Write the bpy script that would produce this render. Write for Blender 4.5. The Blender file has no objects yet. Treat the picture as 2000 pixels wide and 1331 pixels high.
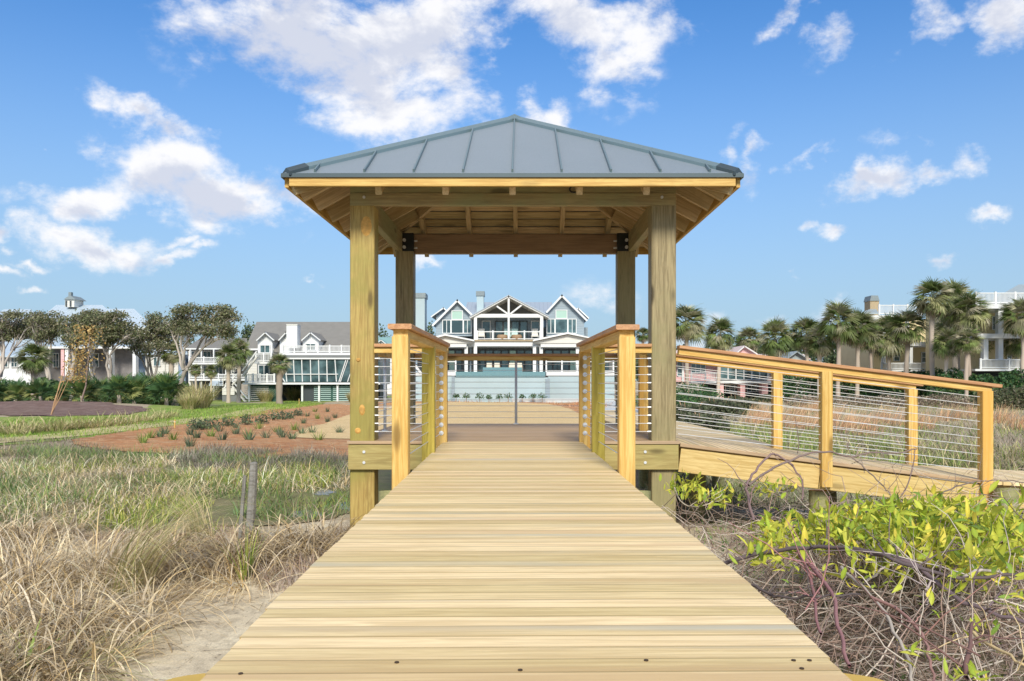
import bpy, math, random
import numpy as np
from mathutils import Matrix, Vector, geometry
R = math.radians
random.seed(7)
rng = np.random.default_rng(11)
scene = bpy.context.scene
COL = scene.collection
EYE = 0.57          # eye height above the deck, deck top is z = 0
F = 1640.0          # focal length in photo pixels (photo 2000 wide)
VX, VY = 1020.0, 743.0

# ------------------------------------------------------------------ camera
cam_d = bpy.data.cameras.new("camera")
cam = bpy.data.objects.new("camera", cam_d)
COL.objects.link(cam)
cam.location = (0, 0, EYE)
cam.rotation_euler = (R(90), 0, 0)
cam_d.sensor_width = 36.0
cam_d.lens = F / 2000 * 36.0
cam_d.shift_x = -(VX - 1000) / 2000
cam_d.shift_y = (VY - 665.5) / 2000
cam_d.clip_start = 0.05
cam_d.clip_end = 5000
scene.camera = cam

# ------------------------------------------------------------------ view / light
scene.view_settings.view_transform = 'Standard'
scene.view_settings.look = 'None'
scene.view_settings.gamma = 1
scene.view_settings.use_curve_mapping = False
scene.view_settings.exposure = 1.0
SUN_AZ, SUN_EL = R(176), R(36)      # behind the camera, softened by thin cloud
sd = Vector((math.sin(SUN_AZ) * math.cos(SUN_EL), math.cos(SUN_AZ) * math.cos(SUN_EL), math.sin(SUN_EL)))
sun_d = bpy.data.lights.new("sun", 'SUN')
sun_d.energy = 2.3
sun_d.angle = R(15)
sun_d.color = (1.0, 0.93, 0.80)
sun = bpy.data.objects.new("sun", sun_d)
COL.objects.link(sun)
sun.rotation_euler = sd.to_track_quat('Z', 'Y').to_euler()
sun.location = (-5, -10, 20)

class NT:
    """tiny helper for node trees"""
    def __init__(s, nt): s.t = nt; s.n = nt.nodes; s.l = nt.links
    def node(s, typ, **kw):
        n = s.n.new(typ)
        for k, v in kw.items():
            if k == 'ins':
                for kk, vv in v.items():
                    if isinstance(vv, bpy.types.NodeSocket): s.l.new(vv, n.inputs[kk])
                    else: n.inputs[kk].default_value = vv
            else: setattr(n, k, v)
        return n
    def math(s, op, a, b=None, c=None, clamp=False):
        n = s.n.new('ShaderNodeMath'); n.operation = op; n.use_clamp = clamp
        for i, v in enumerate((a, b, c)):
            if v is None: continue
            if isinstance(v, bpy.types.NodeSocket): s.l.new(v, n.inputs[i])
            else: n.inputs[i].default_value = v
        return n.outputs[0]
    def mix(s, f, a, b, mode='MIX'):
        n = s.n.new('ShaderNodeMix'); n.data_type = 'RGBA'; n.blend_type = mode
        for i, v in ((0, f), (6, a), (7, b)):
            if isinstance(v, bpy.types.NodeSocket): s.l.new(v, n.inputs[i])
            elif isinstance(v, (tuple, list)): n.inputs[i].default_value = (*v[:3], 1)
            else: n.inputs[i].default_value = v
        return n.outputs[2]
    def smooth(s, v, a, b, lo=0.0, hi=1.0):
        n = s.n.new('ShaderNodeMapRange'); n.interpolation_type = 'SMOOTHSTEP'
        s.l.new(v, n.inputs[0])
        for i, x in enumerate((a, b, lo, hi)): n.inputs[i + 1].default_value = x
        return n.outputs[0]
    def noise(s, vec, scale, detail=4, rough=.55, dist=0.0):
        n = s.n.new('ShaderNodeTexNoise')
        if vec is not None: s.l.new(vec, n.inputs['Vector'])
        n.inputs['Scale'].default_value = scale; n.inputs['Detail'].default_value = detail
        n.inputs['Roughness'].default_value = rough; n.inputs['Distortion'].default_value = dist
        return n.outputs['Fac']

world = bpy.data.worlds.new("World")
scene.world = world
world.use_nodes = True
w = NT(world.node_tree); w.n.clear()
sky = w.node('ShaderNodeTexSky', sky_type='NISHITA', sun_disc=False, sun_elevation=SUN_EL, sun_rotation=SUN_AZ,
             altitude=0.0, air_density=1.0, dust_density=0.6, ozone_density=2.0)
tc = w.node('ShaderNodeTexCoord')
nrm = w.node('ShaderNodeVectorMath', operation='NORMALIZE', ins={0: tc.outputs['Generated']})
sep = w.node('ShaderNodeSeparateXYZ', ins={0: nrm.outputs[0]})
az = w.math('ARCTAN2', sep.outputs[0], sep.outputs[1])
el = w.math('ARCSINE', sep.outputs[2])
ae0 = w.node('ShaderNodeCombineXYZ', ins={0: az, 1: el})
def warp(vec, sc, amp, det):
    n = w.node('ShaderNodeTexNoise', ins={'Vector': nrm.outputs[0], 'Scale': sc, 'Detail': det, 'Roughness': .6})
    d = w.node('ShaderNodeVectorMath', operation='SUBTRACT', ins={0: n.outputs['Color'], 1: (.5, .5, .5)})
    m = w.node('ShaderNodeVectorMath', operation='MULTIPLY', ins={0: d.outputs[0], 1: (amp * 1.3, amp, 0)})
    return w.node('ShaderNodeVectorMath', operation='ADD', ins={0: vec, 1: m.outputs[0]})
ae = warp(warp(ae0.outputs[0], 9.0, .085, 2).outputs[0], 34.0, .036, 5)
def ang(px, py):
    x, z = (px - VX) / F, (VY - py) / F
    return math.atan(x), math.atan(z / math.hypot(1, x))
# cumulus: each a soft ellipse of direction (centre, half sizes, tilt); noise carves the edges
CLOUDS = [(560, 40, 190, 90, 10, 1.0), (640, 130, 250, 90, -16, 1.25), (790, 80, 170, 130, 0, 1.2), (720, 200, 170, 75, -20, 1.1), (880, 150, 100, 90, 30, 1.0),
          (1130, 40, 150, 80, -10, 1.1), (1170, 105, 110, 55, -35, .8), (1290, 20, 60, 50, 40, .6),
          (1045, 190, 35, 30, 30, .55), (1100, 218, 34, 34, 50, .7), (965, 98, 22, 14, 20, .5),
          (250, 215, 90, 32, -25, 1.0), (330, 262, 110, 32, 0, .95), (320, 335, 130, 62, 0, 1.3), (180, 375, 120, 36, 5, 1.1), (420, 400, 140, 55, -12, 1.25), (555, 375, 95, 50, 0, 1.1), (590, 405, 60, 26, -15, 1.0),
          (120, 440, 70, 34, 0, 1.05), (190, 470, 115, 42, -8, 1.15), (10, 447, 42, 24, 0, 1.0), (300, 500, 60, 12, -4, .7), (350, 474, 30, 12, 0, .6), (78, 516, 40, 9, 0, .6),
          (82, 282, 24, 10, 0, .6), (10, 530, 30, 10, 0, .6), (375, 494, 26, 9, 0, .5), (40, 490, 24, 9, 0, .5),
          (1440, 295, 22, 40, -35, .6), (1475, 340, 46, 40, 20, .85), (1500, 292, 48, 16, 20, .6), (1538, 326, 24, 16, 15, .6), (1605, 305, 42, 18, 30, .6),
          (1710, 345, 80, 32, 18, .95), (1790, 322, 70, 22, 8, .85), (1885, 298, 46, 26, 10, .7), (1770, 270, 60, 14, -5, .55),
          (1550, 18, 80, 24, 12, .85), (1640, 72, 60, 34, 20, .65), (1820, 45, 38, 45, 50, .6), (1800, 95, 70, 20, 20, .45), (1965, 35, 85, 60, -25, 1.2), (1345, 50, 30, 34, 55, .5),
          (1915, 407, 40, 13, 12, .6), (1835, 505, 42, 13, 12, .6), (1650, 455, 40, 11, 8, .6), (1595, 455, 20, 9, 0, .5), (1548, 537, 14, 7, 0, .4),
          (850, 508, 50, 12, 0, .55), (600, 541, 24, 7, 0, .5), (82, 567, 22, 8, 0, .55), (1600, 615, 70, 22, 10, .55), (1450, 620, 90, 18, 0, .35), (1185, 600, 60, 22, 0, .35), (1370, 680, 160, 30, 0, .3)]
env = None
for (px, py, rx, ry, rot, amp) in CLOUDS:
    a0, e0 = ang(px, py)
    m = w.node('ShaderNodeMapping', vector_type='TEXTURE', ins={0: ae.outputs[0]})
    m.inputs['Location'].default_value = (a0, e0, 0)
    k = math.cos(a0) ** 2
    m.inputs['Scale'].default_value = (rx / F * 1.27 * max(k, .8), ry / F * 1.27 * math.cos(a0), 1)
    m.inputs['Rotation'].default_value = (0, 0, R(rot))
    ln = w.node('ShaderNodeVectorMath', operation='LENGTH', ins={0: m.outputs[0]})
    v = w.math('MULTIPLY_ADD', ln.outputs['Value'], -amp, amp)
    env = v if env is None else w.math('SMOOTH_MAX', env, v, .12)
st = w.node('ShaderNodeMapping', ins={0: nrm.outputs[0]}); st.inputs['Scale'].default_value = (1, 1, 1.6)
big = w.noise(st.outputs[0], 2.6, 3, .5)
generic = w.math('MULTIPLY', w.math('SUBTRACT', big, .45), 6.0)  # unseen clouds outside the view, cover raised for more white ambient light
outer = w.math('MAXIMUM', w.smooth(w.math('ABSOLUTE', az), .60, .72), w.smooth(el, .45, .56))
up = w.smooth(el, .03, .16)
generic = w.math('SUBTRACT', w.math('MULTIPLY', w.math('MULTIPLY', w.math('ADD', generic, 2.5), outer), up), 2.5)
env2 = w.math('MAXIMUM', env, generic)
env2 = w.math('MINIMUM', env2, .95)
fb = w.noise(st.outputs[0], 9.0, 9, .60, .25)
fb2 = w.noise(st.outputs[0], 30.0, 6, .62)
nz = w.math('MULTIPLY_ADD', w.math('SUBTRACT', fb, .5), 2.7, w.math('MULTIPLY', w.math('SUBTRACT', fb2, .5), 1.3))
dens = w.math('ADD', env2, nz)
gate = w.smooth(env2, -.30, .22)
mask = w.math('MULTIPLY', w.smooth(dens, .0, .95), gate)
lift = w.node('ShaderNodeVectorMath', operation='ADD', ins={0: st.outputs[0], 1: (0, 0, .035)})
under = w.math('SUBTRACT', w.noise(lift.outputs[0], 9.0, 5, .60, .25), fb)     # denser above than here: a shaded base
core = w.math('MULTIPLY', w.smooth(w.math('ADD', w.math('MULTIPLY_ADD', under, 2.6, w.math('MULTIPLY', env2, 1.0)), w.math('MULTIPLY', w.math('SUBTRACT', w.noise(st.outputs[0], 4.0, 5, .5), .5), 2.2)), .30, 1.0), 1.0)
CLW = (3.40, 3.38, 3.42); CLG = (2.3, 2.42, 2.80)
ccol = w.mix(core, CLW, CLG)
mask = w.math('MULTIPLY', mask, .96)
skyc = w.node('ShaderNodeHueSaturation', ins={'Color': sky.outputs[0], 'Saturation': 1.0, 'Value': 1.0})
SKYC = w.mix(1.0, skyc.outputs[0], (.205, .40, .58), 'MULTIPLY')
# a thin veil of haze pales the lower sky
veil = w.smooth(el, -.05, .46, .94, 0.0)
SKYV = w.mix(veil, SKYC, (1.50, 1.92, 2.28))
final = w.mix(mask, SKYV, ccol)
bg = w.node('ShaderNodeBackground', ins={0: final, 1: 0.15})
wo = w.node('ShaderNodeOutputWorld', ins={0: bg.outputs[0]})

# ------------------------------------------------------------------ materials
def srgb(r, g, b, k=1.0):
    f = lambda c: (c / 255 / 12.92 if c / 255 <= .04045 else ((c / 255 + .055) / 1.055) ** 2.4) * k
    return (f(r), f(g), f(b))
MATS = {}
def newmat(name):
    m = bpy.data.materials.new(name); m.use_nodes = True
    t = NT(m.node_tree); b = m.node_tree.nodes['Principled BSDF']
    MATS[name] = m
    return m, t, b
def bump(t, b, h, strength, dist=.01):
    n = t.node('ShaderNodeBump', ins={'Strength': strength, 'Distance': dist, 'Height': h}); t.l.new(n.outputs[0], b.inputs['Normal'])
def plain(name, col, rough=.6, metal=0.0, var=.08, scale=6, spec=.5, bumpk=0, lap=0):
    m, t, b = newmat(name)
    g = t.node('ShaderNodeNewGeometry')
    oi = t.node('ShaderNodeObjectInfo')
    n = t.noise(g.outputs['Position'], scale, 5, .6)
    f = t.math('MULTIPLY_ADD', t.math('SUBTRACT', n, .5), var * 4, 1.0)
    f = t.math('MULTIPLY_ADD', t.math('SUBTRACT', oi.outputs['Random'], .5), var, f)
    cc = t.node('ShaderNodeCombineXYZ', ins={0: f, 1: f, 2: f})
    c = t.mix(1.0, col, cc.outputs[0], 'MULTIPLY')
    if lap:      # lap siding or block courses
        sp = t.node('ShaderNodeSeparateXYZ', ins={0: g.outputs['Position']}); fr = t.math('FRACT', t.math('MULTIPLY', sp.outputs[2], 1 / lap)); fr = t.smooth(fr, .0, .22, .72, 1.0)
        c2 = t.node('ShaderNodeCombineXYZ', ins={0: fr, 1: fr, 2: fr}); c = t.mix(1.0, c, c2.outputs[0], 'MULTIPLY')
    t.l.new(c, b.inputs['Base Color'])
    b.inputs['Roughness'].default_value = rough; b.inputs['Metallic'].default_value = metal
    b.inputs['Specular IOR Level'].default_value = spec
    if bumpk: bump(t, b, n, bumpk, .01)
    return m
def wood(name, base, dark, alt=None, altamt=.0, knots=.6, rough=.55, tint=.22, grain=1.0, ring=0.0, pink=None, moss=None, edge=False):
    """sawn timber: grain runs along local X; each member gets its own shift and tone"""
    m, t, b = newmat(name)
    tcn = t.node('ShaderNodeTexCoord'); oi = t.node('ShaderNodeObjectInfo')
    rr = oi.outputs['Random']
    off = t.node('ShaderNodeCombineXYZ', ins={0: t.math('MULTIPLY', rr, 91.7), 1: t.math('MULTIPLY', rr, 37.1), 2: t.math('MULTIPLY', rr, 13.3)})
    p = t.node('ShaderNodeVectorMath', operation='ADD', ins={0: tcn.outputs['Object'], 1: off.outputs[0]}).outputs[0]
    mp = t.node('ShaderNodeMapping', ins={0: p}); mp.inputs['Scale'].default_value = (1.1, 22 * grain, 22 * grain)
    g1 = t.noise(mp.outputs[0], 2.2, 7, .62, .6)
    mp2 = t.node('ShaderNodeMapping', ins={0: p}); mp2.inputs['Scale'].default_value = (.6, 5, 5)
    g2 = t.noise(mp2.outputs[0], 1.6, 4, .5, 1.2)
    wv = t.math('FRACT', t.math('MULTIPLY', g2, 9.0))
    wv = t.smooth(t.math('ABSOLUTE', t.math('SUBTRACT', wv, .5)), .0, .5)
    streak = t.smooth(g1, .42, .62)
    c = t.mix(t.math('MULTIPLY', streak, .75), base, dark)
    c = t.mix(t.math('MULTIPLY', wv, .28), c, dark)
    if alt:
        a = t.smooth(t.noise(mp2.outputs[0], .9, 3, .5), .48, .66)
        a = t.math('MULTIPLY', a, t.math('MULTIPLY', t.smooth(t.math('FRACT', t.math('MULTIPLY', rr, 17.3)), .45, .95), altamt))
        c = t.mix(a, c, alt)
    if pink:
        a = t.math('MULTIPLY', t.smooth(t.noise(mp.outputs[0], .5, 4, .6), .40, .62), t.math('MULTIPLY', t.smooth(t.math('FRACT', t.math('MULTIPLY', rr, 29.1)), .35, .95), .85))
        c = t.mix(a, c, pink)
    if edge:
        sy = t.node('ShaderNodeSeparateXYZ', ins={0: tcn.outputs['Object']})
        e_ = t.smooth(t.math('ABSOLUTE', sy.outputs[1]), .0335, .0375); c = t.mix(t.math('MULTIPLY', e_, .75), c, tuple(x * .5 for x in dark))
    if moss:
        a = t.math('MULTIPLY', t.smooth(t.noise(p, 1.3, 4, .6), .42, .62), .75); c = t.mix(a, c, moss)
        a = t.math('MULTIPLY', t.smooth(t.noise(mp2.outputs[0], 2.3, 6, .7), .50, .72), .55); c = t.mix(a, c, tuple(x * .55 for x in dark))
    if knots:
        mp3 = t.node('ShaderNodeMapping', ins={0: p}); mp3.inputs['Scale'].default_value = (1.5, 5.0, 5.0)
        vo = t.node('ShaderNodeTexVoronoi', ins={'Vector': mp3.outputs[0], 'Scale': 1.0, 'Randomness': 1.0})
        kn = t.smooth(vo.outputs['Distance'], .08, .20, 1.0, 0.0)
        c = t.mix(t.math('MULTIPLY', kn, knots), c, tuple(x * .35 for x in dark))
    f = t.math('MULTIPLY_ADD', t.math('SUBTRACT', t.math('FRACT', t.math('MULTIPLY', rr, 7.77)), .5), tint, 1.0)
    cc = t.node('ShaderNodeCombineXYZ', ins={0: f, 1: f, 2: t.math('POWER', f, 1.6)})
    c = t.mix(1.0, c, cc.outputs[0], 'MULTIPLY')
    t.l.new(c, b.inputs['Base Color'])
    b.inputs['Roughness'].default_value = rough
    b.inputs['Specular IOR Level'].default_value = .35
    bump(t, b, g1, .35, .004)
    return m
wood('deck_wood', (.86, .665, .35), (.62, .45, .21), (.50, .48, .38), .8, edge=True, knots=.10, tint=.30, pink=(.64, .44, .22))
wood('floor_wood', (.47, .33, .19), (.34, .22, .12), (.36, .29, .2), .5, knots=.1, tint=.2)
wood('post_yellow', (.70, .49, .17), (.50, .28, .06), None, 0, knots=.8, tint=.1, rough=.7, pink=(.62, .34, .07))
wood('post_lime', (.56, .44, .08), (.38, .28, .04), None, 0, knots=.5, tint=.1)
wood('post_olive', (.46, .34, .11), (.28, .18, .05), None, 0, knots=.8, tint=.04, moss=(.26, .235, .055), pink=(.42, .22, .05))
wood('post_grey', (.34, .275, .145), (.17, .13, .06), None, 0, knots=.9, tint=.06, moss=(.26, .235, .11))
wood('fascia_wood', (.62, .42, .13), (.44, .25, .06), None, 0, knots=.3, tint=.08)
wood('beam_wood', (.36, .30, .15), (.22, .17, .08), None, 0, knots=.7, tint=.14, moss=(.25, .265, .13))
wood('beam_brown', (.27, .18, .105), (.17, .11, .06), None, 0, knots=.5, tint=.15)
wood('soffit_wood', (.72, .55, .30), (.42, .30, .14), (.42, .42, .27), .7, knots=.5, tint=.3)
wood('rafter_wood', (.60, .46, .26), (.40, .29, .15), (.32, .29, .16), .5, knots=.5, tint=.25)
wood('cap_wood', (.52, .29, .14), (.36, .17, .075), (.36, .22, .14), .5, knots=.25, tint=.12)
wood('rim_wood', (.66, .46, .15), (.47, .29, .07), None, 0, knots=.5, tint=.08)
wood('ramp_rim', (.64, .48, .20), (.44, .29, .09), None, 0, knots=.5, tint=.1)
wood('rim_olive', (.42, .34, .13), (.28, .21, .07), None, 0, knots=.8, tint=.1, moss=(.33, .30, .10))
wood('stake_wood', (.26, .25, .22), (.13, .12, .10), None, 0, knots=.4, tint=.2)
wood('pile_wood', (.34, .32, .15), (.2, .2, .09), None, 0, knots=.5, tint=.1)
plain('pile_top', (.72, .47, .09), .7)
plain('steel', (.72, .73, .74), .35, .25, var=.03)
plain('galv', (.60, .62, .64), .45, .1, var=.05)
plain('bracket', (.018, .022, .024), .5, .3)
plain('knot_scar', (.52, .29, .07), .7, var=.3, scale=30)
plain('hole', (.05, .03, .015), .9)
m, t, b = newmat('roof_metal')
g = t.node('ShaderNodeNewGeometry')
n1 = t.noise(g.outputs['Position'], 90, 3, .6); n2 = t.noise(g.outputs['Position'], 2.5, 3, .6)
c = t.mix(n1, (.20, .245, .27), (.33, .38, .415)); c = t.mix(t.math('MULTIPLY', n2, .25), c, (.36, .40, .45))
t.l.new(c, b.inputs['Base Color']); b.inputs['Metallic'].default_value = .45; b.inputs['Roughness'].default_value = .5
plain('roof_trim', (.17, .24, .26), .42, .4, var=.04)
plain('roof_dark', (.06, .085, .095), .45, .4, var=.04)
# house finishes
plain('white_paint', (.68, .69, .68), .5, var=.03, scale=1)
plain('cream_paint', (.62, .61, .56), .55, var=.04, scale=1, lap=.24)
plain('bluegrey_siding', (.25, .31, .35), .6, var=.04, scale=1, lap=.24)
plain('paleblue_wall', (.36, .45, .475), .7, var=.05, scale=.6)
plain('teal_tile', (.13, .25, .28), .3, var=.10, scale=8)
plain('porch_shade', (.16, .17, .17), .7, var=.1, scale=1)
plain('shingle_roof', (.20, .19, .17), .9, var=.10, scale=1.5, bumpk=.3)
plain('chimney_cap', (.20, .24, .25), .6)
plain('pink_wall', (.72, .43, .42), .65, var=.04, scale=.8, lap=.26)
plain('pink_roof', (.66, .52, .48), .7, var=.08, scale=2)
plain('slate_roof', (.30, .35, .36), .6, var=.08, scale=2)
plain('yellow_wall', (.66, .54, .30), .65, var=.05, scale=.8)
plain('stone_wall', (.20, .19, .19), .9, var=.22, scale=3)
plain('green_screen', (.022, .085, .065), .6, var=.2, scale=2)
plain('blue_wall', (.22, .30, .42), .65)
plain('teal_roof', (.22, .38, .36), .5)
plain('brick_tan', (.36, .28, .17), .8, var=.15, scale=4)
plain('cushion', (.70, .64, .52), .8)
plain('wicker', (.30, .20, .12), .8)
plain('seafoam', (.45, .62, .58), .6)
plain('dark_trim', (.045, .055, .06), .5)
m, t, b = newmat('pane_glass')
g = t.node('ShaderNodeNewGeometry'); n = t.noise(g.outputs['Position'], .7, 3, .6)
c = t.mix(t.smooth(n, .35, .65), (.03, .055, .06), (.10, .17, .18)); t.l.new(c, b.inputs['Base Color'])
b.inputs['Roughness'].default_value = .06; b.inputs['Specular IOR Level'].default_value = .9
m, t, b = newmat('shade_glass')
b.inputs['Base Color'].default_value = (.36, .52, .44, 1); b.inputs['Roughness'].default_value = .15
m, t, b = newmat('metal_seam_roof')
g = t.node('ShaderNodeNewGeometry'); sp = t.node('ShaderNodeSeparateXYZ', ins={0: g.outputs['Position']})
fr = t.math('FRACT', t.math('MULTIPLY', sp.outputs[0], 2.2)); fr = t.smooth(fr, .0, .12)
c = t.mix(fr, (.26, .30, .34), (.38, .44, .50)); t.l.new(c, b.inputs['Base Color']); b.inputs['Roughness'].default_value = .45; b.inputs['Metallic'].default_value = .3
m, t, b = newmat('pale_roof')
g = t.node('ShaderNodeNewGeometry'); sp = t.node('ShaderNodeSeparateXYZ', ins={0: g.outputs['Position']})
fr = t.math('FRACT', t.math('MULTIPLY', sp.outputs[0], 2.0)); fr = t.smooth(fr, .0, .15)
c = t.mix(fr, (.40, .48, .54), (.50, .59, .65)); t.l.new(c, b.inputs['Base Color']); b.inputs['Roughness'].default_value = .4; b.inputs['Metallic'].default_value = .2
# vegetation: colour carried by each blade or leaf
def vegmat(name, trans=.3, rough=.6):
    m = bpy.data.materials.new(name); m.use_nodes = True; MATS[name] = m
    t = NT(m.node_tree); t.n.clear()
    a = t.node('ShaderNodeAttribute', attribute_name='tint')
    p = t.node('ShaderNodeBsdfPrincipled', ins={'Base Color': a.outputs['Color'], 'Roughness': rough, 'Specular IOR Level': .3})
    tr = t.node('ShaderNodeBsdfTranslucent', ins={0: a.outputs['Color']})
    mx = t.node('ShaderNodeMixShader', ins={0: trans, 1: p.outputs[0], 2: tr.outputs[0]})
    t.node('ShaderNodeOutputMaterial', ins={0: mx.outputs[0]})
    return m
vegmat('leaf', .35, .5); vegmat('dry', .2, .7); vegmat('bark', 0.0, .9)
def ground_mat(name, cols, scales=(1.2, 9, 60), rough=.95, bumpk=.6, specks=None, dist=.02):
    m, t, b = newmat(name)
    g = t.node('ShaderNodeNewGeometry').outputs['Position']
    c = t.mix(t.smooth(t.noise(g, scales[0], 5, .6), .35, .65), cols[0], cols[1])
    if len(cols) > 2: c = t.mix(t.math('MULTIPLY', t.smooth(t.noise(g, scales[1], 5, .65), .42, .62), .8), c, cols[2])
    fine = t.noise(g, scales[2], 6, .7)
    k = t.math('MULTIPLY_ADD', fine, 1.1, .45); cc = t.node('ShaderNodeCombineXYZ', ins={0: k, 1: k, 2: k})
    c = t.mix(1.0, c, cc.outputs[0], 'MULTIPLY')
    if specks: c = t.mix(t.math('MULTIPLY', t.smooth(t.noise(g, specks[1], 4, .7), .60, .68), .8), c, specks[0])
    t.l.new(c, b.inputs['Base Color']); b.inputs['Roughness'].default_value = rough; b.inputs['Specular IOR Level'].default_value = .15
    bump(t, b, fine, bumpk, dist)
ground_mat('scrub_ground', [(.46, .39, .27), (.36, .31, .20), (.40, .31, .22)], (.5, 3, 30), specks=((.14, .11, .08), 22))
ground_mat('sand_mat', [(.62, .53, .38), (.72, .63, .46), (.46, .39, .28)], (2, 9, 90), specks=((.16, .12, .09), 28), bumpk=.5, dist=.012)
ground_mat('mulch_red', [(.58, .27, .115), (.44, .20, .09), (.62, .40, .22)], (.7, 3.5, 22), specks=((.20, .075, .045), 9), bumpk=1, dist=.06)
ground_mat('mulch_brown', [(.27, .175, .145), (.35, .25, .21), (.21, .135, .11)], (1, 3, 14), bumpk=1, dist=.15)
ground_mat('straw_mat_mat', [(.62, .45, .22), (.54, .38, .18), (.68, .51, .28)], (1, 12, 60), bumpk=.3)
ground_mat('lawn_mat', [(.17, .27, .045), (.25, .33, .07), (.34, .34, .12)], (.4, 2.5, 50))
ground_mat('path_mat', [(.58, .47, .27), (.46, .42, .18), (.38, .36, .14)], (.5, 2.5, 50))
ground_mat('marsh_mat', [(.17, .19, .075), (.26, .22, .12), (.18, .16, .09)], (.8, 5, 40))
plain('concrete', (.50, .52, .52), .8, var=.08, scale=3)
m, t, b = newmat('water_mat')
b.inputs['Base Color'].default_value = (.20, .20, .18, 1); b.inputs['Roughness'].default_value = .16; b.inputs['IOR'].default_value = 1.4
bump(t, b, t.noise(t.node('ShaderNodeNewGeometry').outputs['Position'], 9, 3), .06, .02)

# ------------------------------------------------------------------ object helpers
W = {}
def link(o, parent=None, world=None):
    COL.objects.link(o)
    world = world if world is not None else Matrix.Identity(4)
    W[o.name] = world
    if parent is not None:
        o.parent = parent; o.matrix_parent_inverse = W[parent.name].inverted()
    o.matrix_basis = world
    return o
def tag(o, label=None, cat=None, group=None, kind=None):
    if label: o['label'] = label
    if cat: o['category'] = cat
    if group: o['group'] = group
    if kind: o['kind'] = kind
    return o
def thing(name, label, cat, loc=(0, 0, 0), group=None):
    o = bpy.data.objects.new(name, None); o.empty_display_size = .2
    link(o, None, Matrix.Translation(loc)); tag(o, label, cat, group); return o
def mesh(name, verts, faces, mat, parent=None, world=None, smooth=False):
    me = bpy.data.meshes.new(name); me.from_pydata([tuple(v) for v in verts], [], faces)
    me.materials.append(MATS[mat]); me.update()
    if smooth: me.polygons.foreach_set('use_smooth', [True] * len(me.polygons))
    return link(bpy.data.objects.new(name, me), parent, world)
_bars = {}
def bar_mesh(L, wd, h, c, mat):
    k = (round(L, 3), round(wd, 4), round(h, 4), round(c, 4), mat)
    if k in _bars: return _bars[k]
    a, bb = wd / 2, h / 2
    prof = [(-a + c, -bb), (a - c, -bb), (a, -bb + c), (a, bb - c), (a - c, bb), (-a + c, bb), (-a, bb - c), (-a, -bb + c)] if c else [(-a, -bb), (a, -bb), (a, bb), (-a, bb)]
    n = len(prof)
    v = [(-L / 2, y, z) for y, z in prof] + [(L / 2, y, z) for y, z in prof]
    f = [(i, (i + 1) % n, (i + 1) % n + n, i + n)[::-1] for i in range(n)] + [tuple(range(n)), tuple(range(2 * n - 1, n - 1, -1))]
    me = bpy.data.meshes.new('bar'); me.from_pydata(v, [], f); me.materials.append(MATS[mat]); me.update()
    _bars[k] = me; return me
def bar(name, p0, p1, wd, h, mat, parent=None, c=.004, up=(0, 0, 1)):
    """timber from p0 to p1; wd is across, h is along 'up'"""
    p0, p1 = Vector(p0), Vector(p1); x = (p1 - p0); L = x.length; x.normalize()
    up = Vector(up)
    if abs(x.dot(up)) > .99: up = Vector((0, 1, 0))
    y = up.cross(x).normalized(); z = x.cross(y)
    M = Matrix((x, y, z)).transposed().to_4x4(); M.translation = (p0 + p1) / 2
    return link(bpy.data.objects.new(name, bar_mesh(L, wd, h, c, mat)), parent, M)
def box(name, x0, x1, y0, y1, z0, z1, mat, parent=None):
    x0, x1 = min(x0, x1), max(x0, x1); z0, z1 = min(z0, z1), max(z0, z1)
    return link(bpy.data.objects.new(name, bar_mesh(x1 - x0, y1 - y0, z1 - z0, 0, mat)), parent, Matrix.Translation(((x0 + x1) / 2, (y0 + y1) / 2, (z0 + z1) / 2)))
class MB:
    def __init__(s): s.v = []; s.f = []
    def box(s, x0, x1, y0, y1, z0, z1):
        n = len(s.v); s.v += [(x, y, z) for z in (z0, z1) for y in (y0, y1) for x in (x0, x1)]
        s.f += [tuple(n + i for i in q) for q in ((0, 2, 3, 1), (4, 5, 7, 6), (0, 1, 5, 4), (2, 6, 7, 3), (0, 4, 6, 2), (1, 3, 7, 5))]
    def seg(s, p0, p1, r, sides=6, r1=None):
        p0, p1 = Vector(p0), Vector(p1); d = (p1 - p0).normalized(); a = d.orthogonal().normalized(); b = d.cross(a); n = len(s.v)
        r1 = r if r1 is None else r1
        for p, rr in ((p0, r), (p1, r1)):
            for i in range(sides):
                t = 2 * math.pi * i / sides; s.v.append(tuple(p + (a * math.cos(t) + b * math.sin(t)) * rr))
        s.f += [(n + i, n + (i + 1) % sides, n + sides + (i + 1) % sides, n + sides + i) for i in range(sides)]
        s.f += [tuple(n + i for i in range(sides))[::-1], tuple(n + sides + i for i in range(sides))]
    def poly(s, pts): n = len(s.v); s.v += [tuple(p) for p in pts]; s.f.append(tuple(range(n, n + len(pts))))
    def build(s, name, mat, parent=None, smooth=False): return mesh(name, s.v, s.f, mat, parent, None, smooth)
def extrude(name, pts, vec, mat, parent=None):
    """closed solid: polygon pts (3-D) swept by vec"""
    n = len(pts); vec = Vector(vec); v = [Vector(p) for p in pts] + [Vector(p) + vec for p in pts]
    f = [tuple(range(n)), tuple(range(2 * n - 1, n - 1, -1))] + [((i + 1) % n, i, i + n, (i + 1) % n + n) for i in range(n)]
    nrm_ = geometry.normal([v[i] for i in range(n)]) if n > 2 else Vector((0, 0, 1))
    if nrm_.dot(vec) > 0: f = [q[::-1] for q in f]
    return mesh(name, v, f, mat, parent)
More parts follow.
